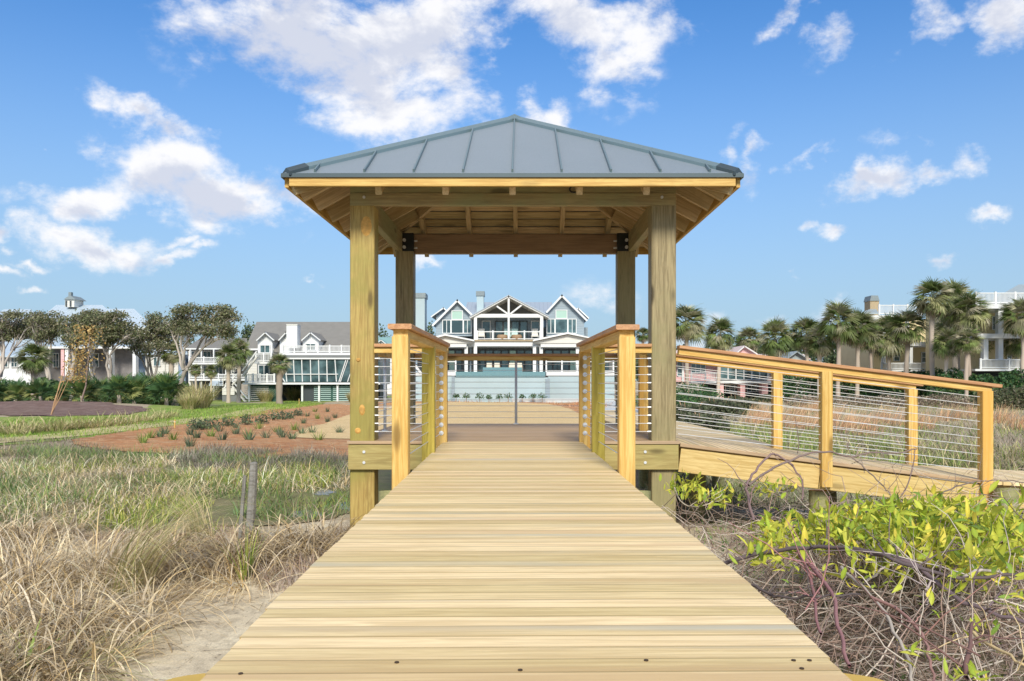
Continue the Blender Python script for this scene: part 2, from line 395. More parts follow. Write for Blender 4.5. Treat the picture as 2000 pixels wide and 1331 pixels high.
def fastmesh(name, V, Q, tint, mat, parent=None, loc=None):
    """V (n,3), Q (m,4 or 3) numpy; tint (n,3) colour per vertex"""
    me = bpy.data.meshes.new(name); k = Q.shape[1]
    me.vertices.add(len(V)); me.vertices.foreach_set('co', np.ascontiguousarray(V, dtype=np.float32).ravel())
    me.loops.add(Q.size); me.loops.foreach_set('vertex_index', np.ascontiguousarray(Q, dtype=np.int32).ravel())
    me.polygons.add(len(Q)); me.polygons.foreach_set('loop_start', np.arange(0, Q.size, k, dtype=np.int32))
    me.update(calc_edges=True)
    if tint is not None:
        at = me.color_attributes.new('tint', 'FLOAT_COLOR', 'POINT')
        at.data.foreach_set('color', np.concatenate([np.clip(tint, 0, 1), np.ones((len(V), 1))], 1).astype(np.float32).ravel())
    me.materials.append(MATS[mat])
    return link(bpy.data.objects.new(name, me), parent, Matrix.Translation(loc) if loc is not None else None)

# ------------------------------------------------------------------ terrain
def sm(a, b, x):
    t = np.clip((np.asarray(x, float) - a) / (b - a), 0, 1); return t * t * (3 - 2 * t)
def terr(x, y):
    x = np.asarray(x, float); y = np.asarray(y, float)
    z = -0.97 - .10 * sm(12, 26, y) - .33 * sm(26, 70, y)
    z = z + .035 * np.sin(x * .9 + 1.3) * np.sin(y * .7) + .05 * np.sin(x * .31 + y * .23)
    z = z + .55 * np.exp(-((x + 27) / 9.5) ** 2 - ((y - 49) / 6) ** 2)
    z = z - .10 * np.exp(-((x + 2.4) / 1.6) ** 2 - ((y - 10.2) / 1.6) ** 2)
    z = z + .30 * sm(1.6, 3.2, x) * sm(9.0, 6.0, y) * sm(-6, 0, y)
    return z
def P(px, py, d): return Vector(((px - VX) / F * d, d, EYE + (VY - py) / F * d))
def G(px, py):
    d = 20.0
    for _ in range(60):
        x = (px - VX) / F * d; z = float(terr(x, d)); d = .5 * d + .5 * (EYE - z) * F / max(py - VY, 3)
    return ((px - VX) / F * d, d)
def patch(name, poly, mat, off=.02, step=.8, jag=.15, kind='structure', px=True, label=None):
    pts = [G(*p) for p in poly] if px else poly
    out = []
    r = random.Random(hash(name) % 1000 if False else len(name))
    for i in range(len(pts)):
        a, b = pts[i], pts[(i + 1) % len(pts)]; L = math.dist(a, b); k = max(1, int(L / (step * .5)))
        for j in range(k):
            t = j / k; out.append((a[0] + (b[0] - a[0]) * t + r.uniform(-jag, jag), a[1] + (b[1] - a[1]) * t + r.uniform(-jag, jag)))
    xs = [p[0] for p in out]; ys = [p[1] for p in out]; nb = len(out)
    gx = np.arange(min(xs), max(xs), step); gy = np.arange(min(ys), max(ys), step)
    def inside(x, y):
        c = False; j = nb - 1
        for i in range(nb):
            if (ys[i] > y) != (ys[j] > y) and x < (xs[j] - xs[i]) * (y - ys[i]) / (ys[j] - ys[i]) + xs[i]: c = not c
            j = i
        return c
    inner = [(x, y) for x in gx for y in gy if inside(x, y)]
    vs, _, fs, *_ = geometry.delaunay_2d_cdt([Vector(p) for p in out + inner], [], [list(range(nb))], 1, 1e-4)
    V = [(v.x, v.y, float(terr(v.x, v.y)) + off) for v in vs]
    fs = [f if (Vector(vs[f[1]]) - Vector(vs[f[0]])).cross(Vector(vs[f[2]]) - Vector(vs[f[0]])) > 0 else f[::-1] for f in fs]
    o = mesh(name, V, fs, mat, smooth=True); tag(o, label, None, None, kind); o['_'] = 0; del o['_']
    return o

def gridlines(a, b, near, far, c0, c1):
    out = [a]; 
    while out[-1] < b:
        v = out[-1]; d = 0 if c0 <= v <= c1 else min(abs(v - c0), abs(v - c1))
        out.append(v + min(far, near + d * .12))
    return np.array(out)
gx = gridlines(-1500, 1500, .45, 120, -14, 14); gy = gridlines(-300, 2500, .45, 120, 0, 26)
GX, GY = np.meshgrid(gx, gy); GZ = terr(GX, GY)
V = np.stack([GX.ravel(), GY.ravel(), GZ.ravel()], 1); nx, ny = len(gx), len(gy)
I = (np.arange(ny - 1)[:, None] * nx + np.arange(nx - 1)[None]).ravel()
ground = fastmesh('ground', V, np.stack([I, I + 1, I + 1 + nx, I + nx], 1), None, 'scrub_ground')
ground.data.polygons.foreach_set('use_smooth', [True] * len(ground.data.polygons))
tag(ground, None, None, None, 'structure')

patch('lawn', [(-500, 905), (-200, 880), (0, 872), (120, 862), (300, 838), (440, 820), (560, 802), (640, 786), (700, 782), (900, 781), (900, 776), (640, 772), (420, 776), (350, 792), (250, 812), (100, 815), (-300, 816)], 'lawn_mat', .02)
patch('path', [(-400, 898), (0, 868), (140, 856), (330, 834), (450, 815), (580, 797), (575, 794), (440, 809), (300, 827), (120, 848), (0, 858), (-400, 876)], 'path_mat', .035, .6, .05)
patch('mulch_mound', [(-300, 800), (0, 786), (120, 786), (220, 791), (300, 800), (230, 812), (120, 815), (0, 812), (-300, 822)], 'mulch_brown', .04, 1.2, .3)
patch('mulch_bed', [(140, 862), (280, 838), (440, 818), (590, 793), (680, 789), (800, 786), (1090, 783), (1200, 786), (1260, 800), (1290, 830), (1300, 880), (1200, 905), (900, 906), (680, 905), (420, 892), (250, 886), (150, 872)], 'mulch_red', .03, .8, .12)
patch('straw_mat', [(562, 856), (590, 842), (650, 824), (700, 806), (780, 791), (850, 787.5), (960, 787), (1070, 790), (1110, 799), (1150, 815), (1200, 840), (1200, 868), (900, 872), (700, 861), (600, 859)], 'straw_mat_mat', .045, .7, .05)
patch('sand', [(60, 1331), (240, 1230), (400, 1160), (470, 1110), (480, 1070), (530, 1035), (640, 1018), (740, 1020), (900, 1060), (900, 1140), (900, 1250), (900, 1331), (900, 1500), (-100, 1500)], 'sand_mat', .012, .3, .05)
patch('sand', [(1180, 1000), (1260, 985), (1420, 985), (1500, 965), (1640, 960), (1700, 985), (1660, 1010), (1500, 1040), (1420, 1100), (1500, 1331), (1380, 1331), (1300, 1150)], 'sand_mat', .012, .3, .05)
patch('marsh', [(-600, 985), (-100, 925), (60, 895), (300, 888), (420, 893), (690, 906), (1000, 912), (1000, 960), (760, 985), (690, 1003), (560, 1028), (420, 1030), (150, 1050), (-200, 1080), (-600, 1100)], 'marsh_mat', .014, .5, .1)
for poly in ([(565, 1006), (595, 1000), (630, 1004), (640, 1011), (600, 1015), (562, 1014)], [(655, 988), (690, 983), (740, 988), (735, 999), (690, 1001), (662, 997)], [(612, 964), (640, 960), (655, 964), (640, 970), (616, 970)]):
    tag(patch('puddle', poly, 'water_mat', .019, .12, .06), None, None, None, 'structure')
patch('path', [(1150, 789), (1190, 784), (1222, 790), (1262, 812), (1300, 830), (1215, 836), (1190, 812)], 'concrete', .05, 1.0, 0)
# ------------------------------------------------------------------ boardwalk
def cx(y): return .034 - .0159 * y
HW = .64
PITCH = .0775
bw = thing('boardwalk', 'straight plank boardwalk leading from the front up to the gazebo', 'boardwalk', (0, 4, 0))
def halfw(y): return HW - .022 * max(0.0, (2.15 - y)) ** 1.0
y = 7.80; k = 0
while y > .9:
    hw = HW - .04 * max(0, 2.15 - y)
    r = random.Random(k); dx = r.uniform(-.003, .003); dz = r.uniform(-.0004, .0004)
    pl = bar('plank', (cx(y) - hw + dx, y - .0159 * -hw * -1, dz - .016), (cx(y) + hw + dx, y + .0159 * hw, dz - .016), PITCH - .0020, .032, 'deck_wood', bw, 0)
    y -= PITCH; k += 1
    if abs(y - 2.01) < PITCH * .5:
        for px, py in ((470, 1316), (1016, 1309), (1262, 1290), (1550, 1290), (1581, 1290), (1566, 1306), (775, 1294)):
            d = (EYE - .001) * F / (py - VY); x = (px - VX) / F * d
            m_ = MB(); m_.seg((x, d, -.004), (x, d, .0022), .0048, 8); m_.build('screw_hole', 'hole', pl)
for s in (-1, 1):
    ys = [(.9), 7.80]
    bar('stringer', (cx(.9) + s * (HW - .06), .9, -.16), (cx(7.8) + s * (HW - .03), 7.8, -.16), .045, .235, 'rim_wood', bw)
def pile(x, y, ztop, r, tilt=.02, parent=None, top='pile_top'):
    """round pile with its top sawn at a slant"""
    n = 20; zb = float(terr(x, y)) - .3
    vb = [(x + r * math.cos(i * 2 * math.pi / n), y + r * math.sin(i * 2 * math.pi / n)) for i in range(n)]
    v = [(a, b, zb) for a, b in vb] + [(a, b, ztop + tilt * (y - b) / r) for a, b in vb]
    f = [(i, (i + 1) % n, (i + 1) % n + n, i + n) for i in range(n)]
    o = mesh('pile', v, f, 'pile_wood', parent)
    v2 = [(a, b, ztop + tilt * (y - b) / r + .001) for a, b in vb]
    mesh('sawn_top', v2, [tuple(range(n))], top, o)
    return o
for s in (-1, 1):
    for yy in (1.84, 4.88):
        pile(cx(yy) + s * (HW + .035), yy, -.075 if yy > 2 else -.09, .115, .02, bw)
# ------------------------------------------------------------------ gazebo
GCX, GCY, GH = -.087, 9.435, 1.42
gz = thing('gazebo', 'open timber gazebo with four square posts and a grey metal hipped roof', 'gazebo', (GCX, GCY, 0))
PW = .23
posts = {}
for sx, sy, mt in ((-1, -1, 'post_olive'), (1, -1, 'post_grey'), (-1, 1, 'post_grey'), (1, 1, 'post_grey')):
    x, y_ = GCX + sx * GH, GCY + sy * GH
    o = bar('post', (x, y_, float(terr(x, y_)) - .3), (x, y_, 2.212 if sy < 0 else 2.45), PW, PW, mt, gz, .008)
    posts[(sx, sy)] = (o, x, y_)
# knots standing out of the left front post
po, px_, py_ = posts[(-1, -1)]
for kx, kz, a, b_ in ((.04, 2.02, .055, .10), (-.035, .76, .022, .02), (.0, .29, .03, .055), (-.04, -.005 + .1, .03, .03)):
    n = 12; yf = py_ - PW / 2
    v = [(px_ + kx + a * math.cos(i * math.tau / n), yf + .001, kz + b_ * math.sin(i * math.tau / n)) for i in range(n)] + [(px_ + kx + .55 * a * math.cos(i * math.tau / n + .1), yf - .008, kz + .55 * b_ * math.sin(i * math.tau / n + .1)) for i in range(n)]
    mesh('knot', v, [(i, i + n, (i + 1) % n + n, (i + 1) % n)[::-1] for i in range(n)] + [tuple(range(n, 2 * n))], 'knot_scar', po)
# beams
BX = GH + PW / 2
yb = GCY - BX
bar('beam', (GCX - BX + .002, yb + .025, 2.272), (GCX + BX - .002, yb + .025, 2.272), .055, .118, 'beam_wood', gz)
bar('beam', (GCX - BX + .002, yb + .034, 2.39), (GCX + BX - .002, yb + .034, 2.39), .055, .115, 'beam_wood', gz)
yb2 = GCY + GH - .02
bar('beam', (GCX - GH + PW / 2 + .004, yb2, 2.325), (GCX + GH - PW / 2 - .004, yb2, 2.325), .09, .245, 'beam_brown', gz)
for s in (-1, 1):
    bar('beam', (GCX + s * (BX - .05), yb + .07, 2.335), (GCX + s * (BX - .05), GCY + BX - .18, 2.335), .08, .235, 'beam_wood', gz)
    o = box('bracket', GCX + s * GH - .118, GCX + s * GH + .118, GCY + GH - PW / 2 - .008, GCY + GH - PW / 2 + .13, 2.22, 2.452, 'bracket', gz)
    for bz in (2.27, 2.36):
        for bxo in (-.0, ):
            m_ = MB(); m_.seg((GCX + s * GH + .0, GCY + GH - PW / 2 - .03, bz), (GCX + s * GH, GCY + GH - PW / 2 - .006, bz), .022, 8); m_.build('bolt', 'galv', o)
        m_ = MB(); m_.seg((GCX + s * (GH - .118), GCY + GH - .06, bz), (GCX + s * (GH - .16), GCY + GH - .06, bz), .014, 8); m_.build('bolt', 'galv', o)
    m_ = MB(); m_.seg((GCX + s * (GH - .02), yb - .016, 2.29), (GCX + s * (GH - .02), yb + .002, 2.29), .014, 8); m_.build('bolt', 'galv', gz)
# small round knock-out hung under the front eave
m_ = MB()
for i in range(10): m_.seg((GCX + .57 + .04 * math.cos(i * math.tau / 10), yb - .03, 2.36 + .03 * math.sin(i * math.tau / 10)), (GCX + .57 + .04 * math.cos((i + 1) * math.tau / 10), yb - .03, 2.36 + .03 * math.sin((i + 1) * math.tau / 10)), .008, 5)
m_.build('cable_loop', 'bracket', gz)
# roof
E, SL, Z0 = 2.02, .545, 2.400
def RP(k, u, v, dz):
    p = Vector((u, -E + v, 0)); p.rotate(Matrix.Rotation(k * math.pi / 2, 3, 'Z'))
    return Vector((GCX + p.x, GCY + p.y, Z0 + SL * v + dz))
NS = 4; SP = .437
for k in range(4):
    us = [-E] + [i * SP for i in range(-NS, NS + 1)] + [E]
    for i in range(len(us) - 1):
        u0, u1 = us[i], us[i + 1]
        q = [(u0, 0), (u1, 0), (u1, E - abs(u1))] + ([(0, E)] if u0 < 0 < u1 else []) + [(u0, E - abs(u0))]
        q2 = [p for j, p in enumerate(q) if math.dist(p, q[j - 1]) > 1e-6]
        extrude('roof_panel', [RP(k, u, v, 0) for u, v in q2], (0, 0, -.008), 'roof_metal', gz)
    for i in range(-NS, NS + 1):
        u = i * SP; vm = E - abs(u) - .04
        a, b_ = RP(k, u, .01, .014), RP(k, u, vm, .014)
        bar('roof_seam', a, b_, .016, .036, 'roof_trim', gz, .003)
    # drip edge, fascia
    bar('drip_edge', RP(k, -E - .012, -.012, -.018), RP(k, E + .012, -.012, -.018), .02, .038, 'roof_dark', gz, .002)
    bar('fascia', RP(k, -E + .05, .012, -.077), RP(k, E - .05, .012, -.077), .035, .092, 'fascia_wood', gz, .003)
    # deck boards seen from below
    nb = 15; bwid = E / nb
    for j in range(nb):
        v0, v1 = j * bwid + .002, (j + 1) * bwid - .004
        v0 = max(v0, .01)
        extrude('roof_board', [RP(k, -(E - v0 - .01), v0, -.012), RP(k, E - v0 - .01, v0, -.012), RP(k, max(E - v1 - .01, .002), v1, -.012), RP(k, -max(E - v1 - .01, .002), v1, -.012)], (0, 0, -.022 - .004 * (j % 2)), 'soffit_wood', gz) if False else None
        ln = (E - (v0 + v1) / 2 - .01)
        a, b_ = RP(k, -ln, (v0 + v1) / 2, -.026), RP(k, ln, (v0 + v1) / 2, -.026)
        ax = Vector((0, SL, -1)); ax.rotate(Matrix.Rotation(k * math.pi / 2, 3, 'Z'))
        nrmv = Vector((0, -SL, 1)); nrmv.rotate(Matrix.Rotation(k * math.pi / 2, 3, 'Z'))
        bar('roof_board', a, b_, (v1 - v0) * math.hypot(1, SL) - .020, .022, 'soffit_wood', gz, .006, nrmv)
    for u in (-1.2, -.6, 0.0, .6, 1.2):
        vm = E - abs(u) - .05
        a, b_ = RP(k, u, .075, -.136), RP(k, u, vm, -.136)
        nrmv = Vector((0, -SL, 1)); nrmv.rotate(Matrix.Rotation(k * math.pi / 2, 3, 'Z'))
        bar('rafter', a, b_, .056, .165, 'rafter_wood', gz, .003, nrmv)
    for u in ((-1.62, 1.62) if k else ()):
        a, b_ = RP(k, u, .04, -.112), RP(k, u, E - abs(u) - .05, -.112)
        nrmv = Vector((0, -SL, 1)); nrmv.rotate(Matrix.Rotation(k * math.pi / 2, 3, 'Z'))
        bar('rafter', a, b_, .056, .165, 'rafter_wood', gz, .003, nrmv)
    # hips
    bar('hip_rafter', RP(k, -E + .06, .06, -.13), RP(k, 0, E, -.13), .045, .17, 'rafter_wood', gz, .003)
    c0, c1 = RP(k, -E + .015, .015, -.004), RP(k, 0, E, 0)
    d = (c1 - c0).normalized(); side = Vector((-d.y, d.x, 0)).normalized()
    def capsec(p): 
        w_ = .07; return [p + side * w_ + Vector((0, 0, -.028)), p + side * w_ + Vector((0, 0, .006)), p + Vector((0, 0, .046)), p - side * w_ + Vector((0, 0, .006)), p - side * w_ + Vector((0, 0, -.028))]
    ce = c0 + d * .20
    for nm, p, q, mt in (('hip_cap', ce, c1, 'roof_trim'), ('hip_cap_end', c0 - Vector((0, 0, .004)), ce + Vector((0, 0, .003)), 'roof_dark')):
        A, B = capsec(p), capsec(q); n = 5
        if nm == 'hip_cap_end': A = [a + (a - p) * .05 for a in A]; B = [b_ + (b_ - q) * .05 for b_ in B]
        mesh(nm, A + B, [(i, (i + 1) % n, (i + 1) % n + n, i + n) for i in range(n)] + [(4, 3, 2, 1, 0), (5, 6, 7, 8, 9)], mt, gz)
m_ = MB(); ap = RP(0, 0, E, .0)
for i in range(4):
    a0, a1 = i * math.pi / 2 + math.pi / 4, (i + 1) * math.pi / 2 + math.pi / 4
    m_.poly([ap + Vector((0, 0, .062)), ap + Vector((.17 * math.cos(a0), .17 * math.sin(a0), -.03)), ap + Vector((.17 * math.cos(a1), .17 * math.sin(a1), -.03))])
m_.build('roof_peak_cap', 'roof_trim', gz)
# floor
FX0, FX1, FY0, FY1 = -1.638, 1.472, 7.842, 11.02
nf = 36; pw = (FY1 - FY0) / nf
for j in range(nf):
    yc = FY0 + (j + .5) * pw
    r = random.Random(900 + j)
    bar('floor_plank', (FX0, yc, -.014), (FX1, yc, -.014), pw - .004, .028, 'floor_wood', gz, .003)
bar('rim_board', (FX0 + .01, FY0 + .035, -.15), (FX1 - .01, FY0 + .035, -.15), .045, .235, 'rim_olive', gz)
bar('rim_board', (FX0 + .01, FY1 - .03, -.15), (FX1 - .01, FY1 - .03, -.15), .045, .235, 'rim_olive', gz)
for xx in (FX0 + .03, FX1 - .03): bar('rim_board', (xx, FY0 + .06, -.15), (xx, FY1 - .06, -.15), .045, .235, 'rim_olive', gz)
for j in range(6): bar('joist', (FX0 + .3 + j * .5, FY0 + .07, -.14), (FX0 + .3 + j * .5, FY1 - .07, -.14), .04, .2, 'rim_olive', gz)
for bx_, bz in ((-1.48, -.1), (-1.48, -.2), (1.15, -.1), (1.15, -.2)):
    m_ = MB(); m_.seg((bx_, FY0 + .004, bz), (bx_, FY0 + .016, bz), .014, 8); m_.build('bolt', 'galv', gz)

# ------------------------------------------------------------------ railings
def railing(label, a, b, post_list, cap=True, off=0.0, H=.912, n=10, steel=(), ends=(True, True), washers=None, cap_ext=(.0, .0), z_cables=(.085, .775), group='cable railings of gazebo and ramp', capw=.145, down=0.0, a_cab=None, b_cab=None):
    """a, b: deck points (x, y, z) at the two ends; post_list: [(t, mat, bottom_drop)]"""
    a, b = Vector(a), Vector(b); d = b - a; dh = d.normalized()
    root = thing('cable_railing', label, 'railing', (a + b) / 2, group)
    for t, mt, dn in post_list:
        p = a.lerp(b, t); o = bar('post', (p.x, p.y, p.z - dn), (p.x, p.y, p.z + H - .075), .100, .100, mt, root, .005)
        if washers is not None and abs(t - washers) < 1e-6:
            for i in range(n):
                z = p.z + z_cables[0] + (z_cables[1] - z_cables[0]) * i / (n - 1)
                m_ = MB(); m_.seg((p.x, p.y - .056, z), (p.x, p.y - .048, z), .021, 12); m_.seg((p.x, p.y - .068, z), (p.x, p.y - .056, z), .012, 8, .008); m_.build('washer', 'steel', o)
    for t in steel:
        p = a.lerp(b, t); m_ = MB(); m_.seg((p.x, p.y, p.z), (p.x, p.y, p.z + H - .08), .017, 10); o = m_.build('steel_post', 'galv', root, True)
        m_ = MB(); m_.seg((p.x, p.y, p.z), (p.x, p.y, p.z + .012), .034, 12); m_.build('base_plate', 'steel', o)
    A = a - dh * cap_ext[0]; B = b + dh * cap_ext[1]
    if cap: bar('cap_rail', A + Vector((0, 0, H - .016)), B + Vector((0, 0, H - .016)), capw, .032, 'cap_wood', root, .005)
    bar('top_rail', a + Vector((0, 0, H - .06)) - dh * (cap_ext[0] * .3), b + Vector((0, 0, H - .06)) + dh * (cap_ext[1] * .3), .09, .055, 'post_yellow', root, .004)
    a2 = a_cab or a; b2 = b_cab or b; a2 = Vector(a2); b2 = Vector(b2)
    for i in range(n):
        z = z_cables[0] + (z_cables[1] - z_cables[0]) * i / (n - 1)
        m_ = MB(); m_.seg(a2 + Vector((0, 0, z)), b2 + Vector((0, 0, z)), .0032, 6)
        o = m_.build('cable', 'steel', root, False)
        for k, e in enumerate(ends):
            if e:
                q = (a2 if k == 0 else b2) + Vector((0, 0, z)); dd = dh if k == 0 else -dh
                m_ = MB(); m_.seg(q, q + dd * .035, .0065, 8); m_.build('cable_fitting', 'steel', o)
    return root
xl = -.745; xr_ = .59
railing('short cable railing on left edge of boardwalk before the gazebo', (-.742, 5.14, 0), (-.742, 7.75, 0), [(0, 'post_yellow', .32), (.585, 'post_lime', .32), (1, 'post_yellow', .3)], washers=1, ends=(False, False), cap_ext=(.06, .06), z_cables=(.085, .775))
railing('short cable railing on right edge of boardwalk before the gazebo', (.645, 5.2, 0), (.575, 7.75, 0), [(0, 'post_yellow', .32), (.585, 'post_lime', .32), (1, 'post_yellow', .3)], washers=1, ends=(False, False), cap_ext=(.06, .06))
fl = -1.507 + PW / 2; fr_ = 1.333 - PW / 2
railing('front left guard between gazebo post and boardwalk railing', (fl, 7.93, 0), (-.70, 7.93, 0), [], cap_ext=(-.004, .0), b_cab=(-.74, 7.93, 0))
railing('front right guard between boardwalk railing and greyish gazebo post', (.56, 7.93, 0), (fr_, 7.93, 0), [], cap_ext=(.0, -.004))
ry = 10.86
railing('rear guard across the back of the gazebo facing the big house', (-1.39, ry, 0), (1.23, ry, 0), [], steel=(.5,), cap_ext=(-.004, -.004))
railing('side guard along left edge of the gazebo floor', (-1.53, 8.14, 0), (-1.53, 10.73, 0), [], steel=(.47,), cap_ext=(-.004, -.004))
railing('short side guard from rear right gazebo post to the ramp corner', (1.36, 10.73, 0), (1.36, 9.44, 0), [(1, 'post_yellow', .25)], cap_ext=(-.004, .05))
# ramp to the right
RZ = lambda x: -.018 - .122 * (x - 1.47)
XE = 4.335
ny_, fy_ = 7.93, 9.28
ramp = thing('ramp', 'sloping plank ramp descending to the right of the gazebo', 'ramp', (2.9, 8.6, RZ(2.9)))
x = 1.475 + .05; j = 0
while x < XE + .03:
    bar('plank', (x, ny_ - .060, RZ(x) - .016), (x, fy_ + .04, RZ(x) - .016), .0888, .03, 'deck_wood', ramp, 0, (.122, 0, 1)); x += .09
bar('nosing_board', (1.477, ny_ - .072, RZ(1.477) - .017), (XE + .07, ny_ - .072, RZ(XE + .07) - .017), .022, .033, 'floor_wood', ramp)
bar('rim_board', (1.477, ny_ - .035, RZ(1.477) - .16), (2.785, ny_ - .035, RZ(2.785) - .16), .045, .225, 'ramp_rim', ramp)
bar('rim_board', (2.792, ny_ - .035, RZ(2.792) - .16), (XE + .04, ny_ - .035, RZ(XE + .04) - .16), .045, .225, 'ramp_rim', ramp)
bar('rim_board', (1.477, fy_, RZ(1.477) - .16), (XE + .04, fy_, RZ(XE + .04) - .16), .045, .225, 'ramp_rim', ramp)
railing('near side cable railing of the sloping ramp', (1.46, 7.86, RZ(1.46)), (XE, 7.86, RZ(XE)), [((2.84 - 1.46) / (XE - 1.46), 'post_yellow', .24), (1, 'post_yellow', .5)], cap_ext=(0, .12), ends=(False, True))
railing('far side cable railing of the sloping ramp', (1.40, 9.30, RZ(1.40)), (4.31, 9.30, RZ(4.31)), [((2.82 - 1.40) / (4.31 - 1.40), 'post_yellow', .24), (1, 'post_yellow', .3)], cap_ext=(0, .10), ends=(False, True))
deck2 = thing('boardwalk', 'low boardwalk carrying on past the foot of the ramp at right edge', 'boardwalk', (6, 8.6, -.4))
R2 = lambda x: RZ(XE + .08) - .055 * (x - XE - .08)
x = XE + .115
while x < 9.2:
    bar('plank', (x, ny_ - .075, R2(x) - .016), (x, fy_ + .1, R2(x) - .016), .0888, .03, 'deck_wood', deck2, 0); x += .09
bar('rim_board', (XE + .08, ny_ + .06, R2(XE) - .16), (9.2, ny_ + .06, R2(9.2) - .16), .045, .22, 'ramp_rim', deck2)
pile(4.44, 7.71, -.42, .105, .015, deck2)
pile(7.2, 7.85, -.6, .105, .015, deck2)
for xx, yy in ((2.84, 8.05), (3.35, 9.2), (4.3, 8.1), (1.9, 9.1)): pile(xx, yy, RZ(xx) - .3, .09, .0, ramp)
# lower boardwalk running back toward the houses
low = thing('boardwalk', 'pale lower boardwalk running back behind the ramp toward the houses', 'boardwalk', (3.0, 14, -.3))
y = 9.42; j = 0
while y < 24:
    z = -.185 - .12 * float(sm(11, 24, y)); x0 = 1.62; x1 = 2.86 + .012 * (y - 9.4)
    bar('plank', (x0, y, z), (x1, y, z), .136, .035, 'deck_wood', low, .003); y += .142
for xa, xb in ((1.66, 1.66), (2.82, 3.0)): bar('stringer', (xa, 9.42, -.31), (xb, 24, -.43), .05, .2, 'rim_wood', low)
for yy in (12, 15, 18, 21, 23.8):
    for xx in (1.75, 2.8): pile(xx, yy, -.36, .09, .0, low)

# ------------------------------------------------------------------ stakes
st_ = thing('fence_post', 'weathered grey fence post with a split slat leaning in marsh grass', 'post', (-2.43, 7.44, -1.0))
n = 9; ring = []
for zz, rr_, ox in ((-1.35, .043, -.02), (-.7, .042, .02), (-.3, .038, .045), (-.165, .034, .05), (-.155, .02, .052)):
    ring.append([(-2.43 + ox + rr_ * (1 + .12 * math.sin(i * 2.3)) * math.cos(i * math.tau / n), 7.44 + rr_ * math.sin(i * math.tau / n), zz) for i in range(n)])
v = [p for r_ in ring for p in r_]
mesh('round_post', v, [(k * n + i, k * n + (i + 1) % n, (k + 1) * n + (i + 1) % n, (k + 1) * n + i) for k in range(4) for i in range(n)] + [tuple(range(4 * n, 5 * n))], 'stake_wood', st_)
bar('slat', (-2.52, 7.41, -1.2), (-2.445, 7.40, -.27), .03, .02, 'stake_wood', st_)
for i, (px, py, h, lb) in enumerate(((341, 838, 18, 'small pale marker stake at edge of mulch bed nearest the marsh'), (584, 793, 14, 'small pale marker stake near the grey roofed house lawn'))):
    gx_, gy_ = G(px, py); zt = float(terr(gx_, gy_)); s = thing('marker_stake', lb, 'stake', (gx_, gy_, zt), 'marker stakes beside mulch bed')
    bar('stake', (gx_, gy_, zt - .1), (gx_ + .01, gy_, zt + h / F * gy_), .045, .03, 'fascia_wood', s)
    bar('tie', (gx_ - .03, gy_, zt + h / F * gy_ * .75), (gx_ + .04, gy_, zt + h / F * gy_ * .75), .035, .02, 'cushion', s)
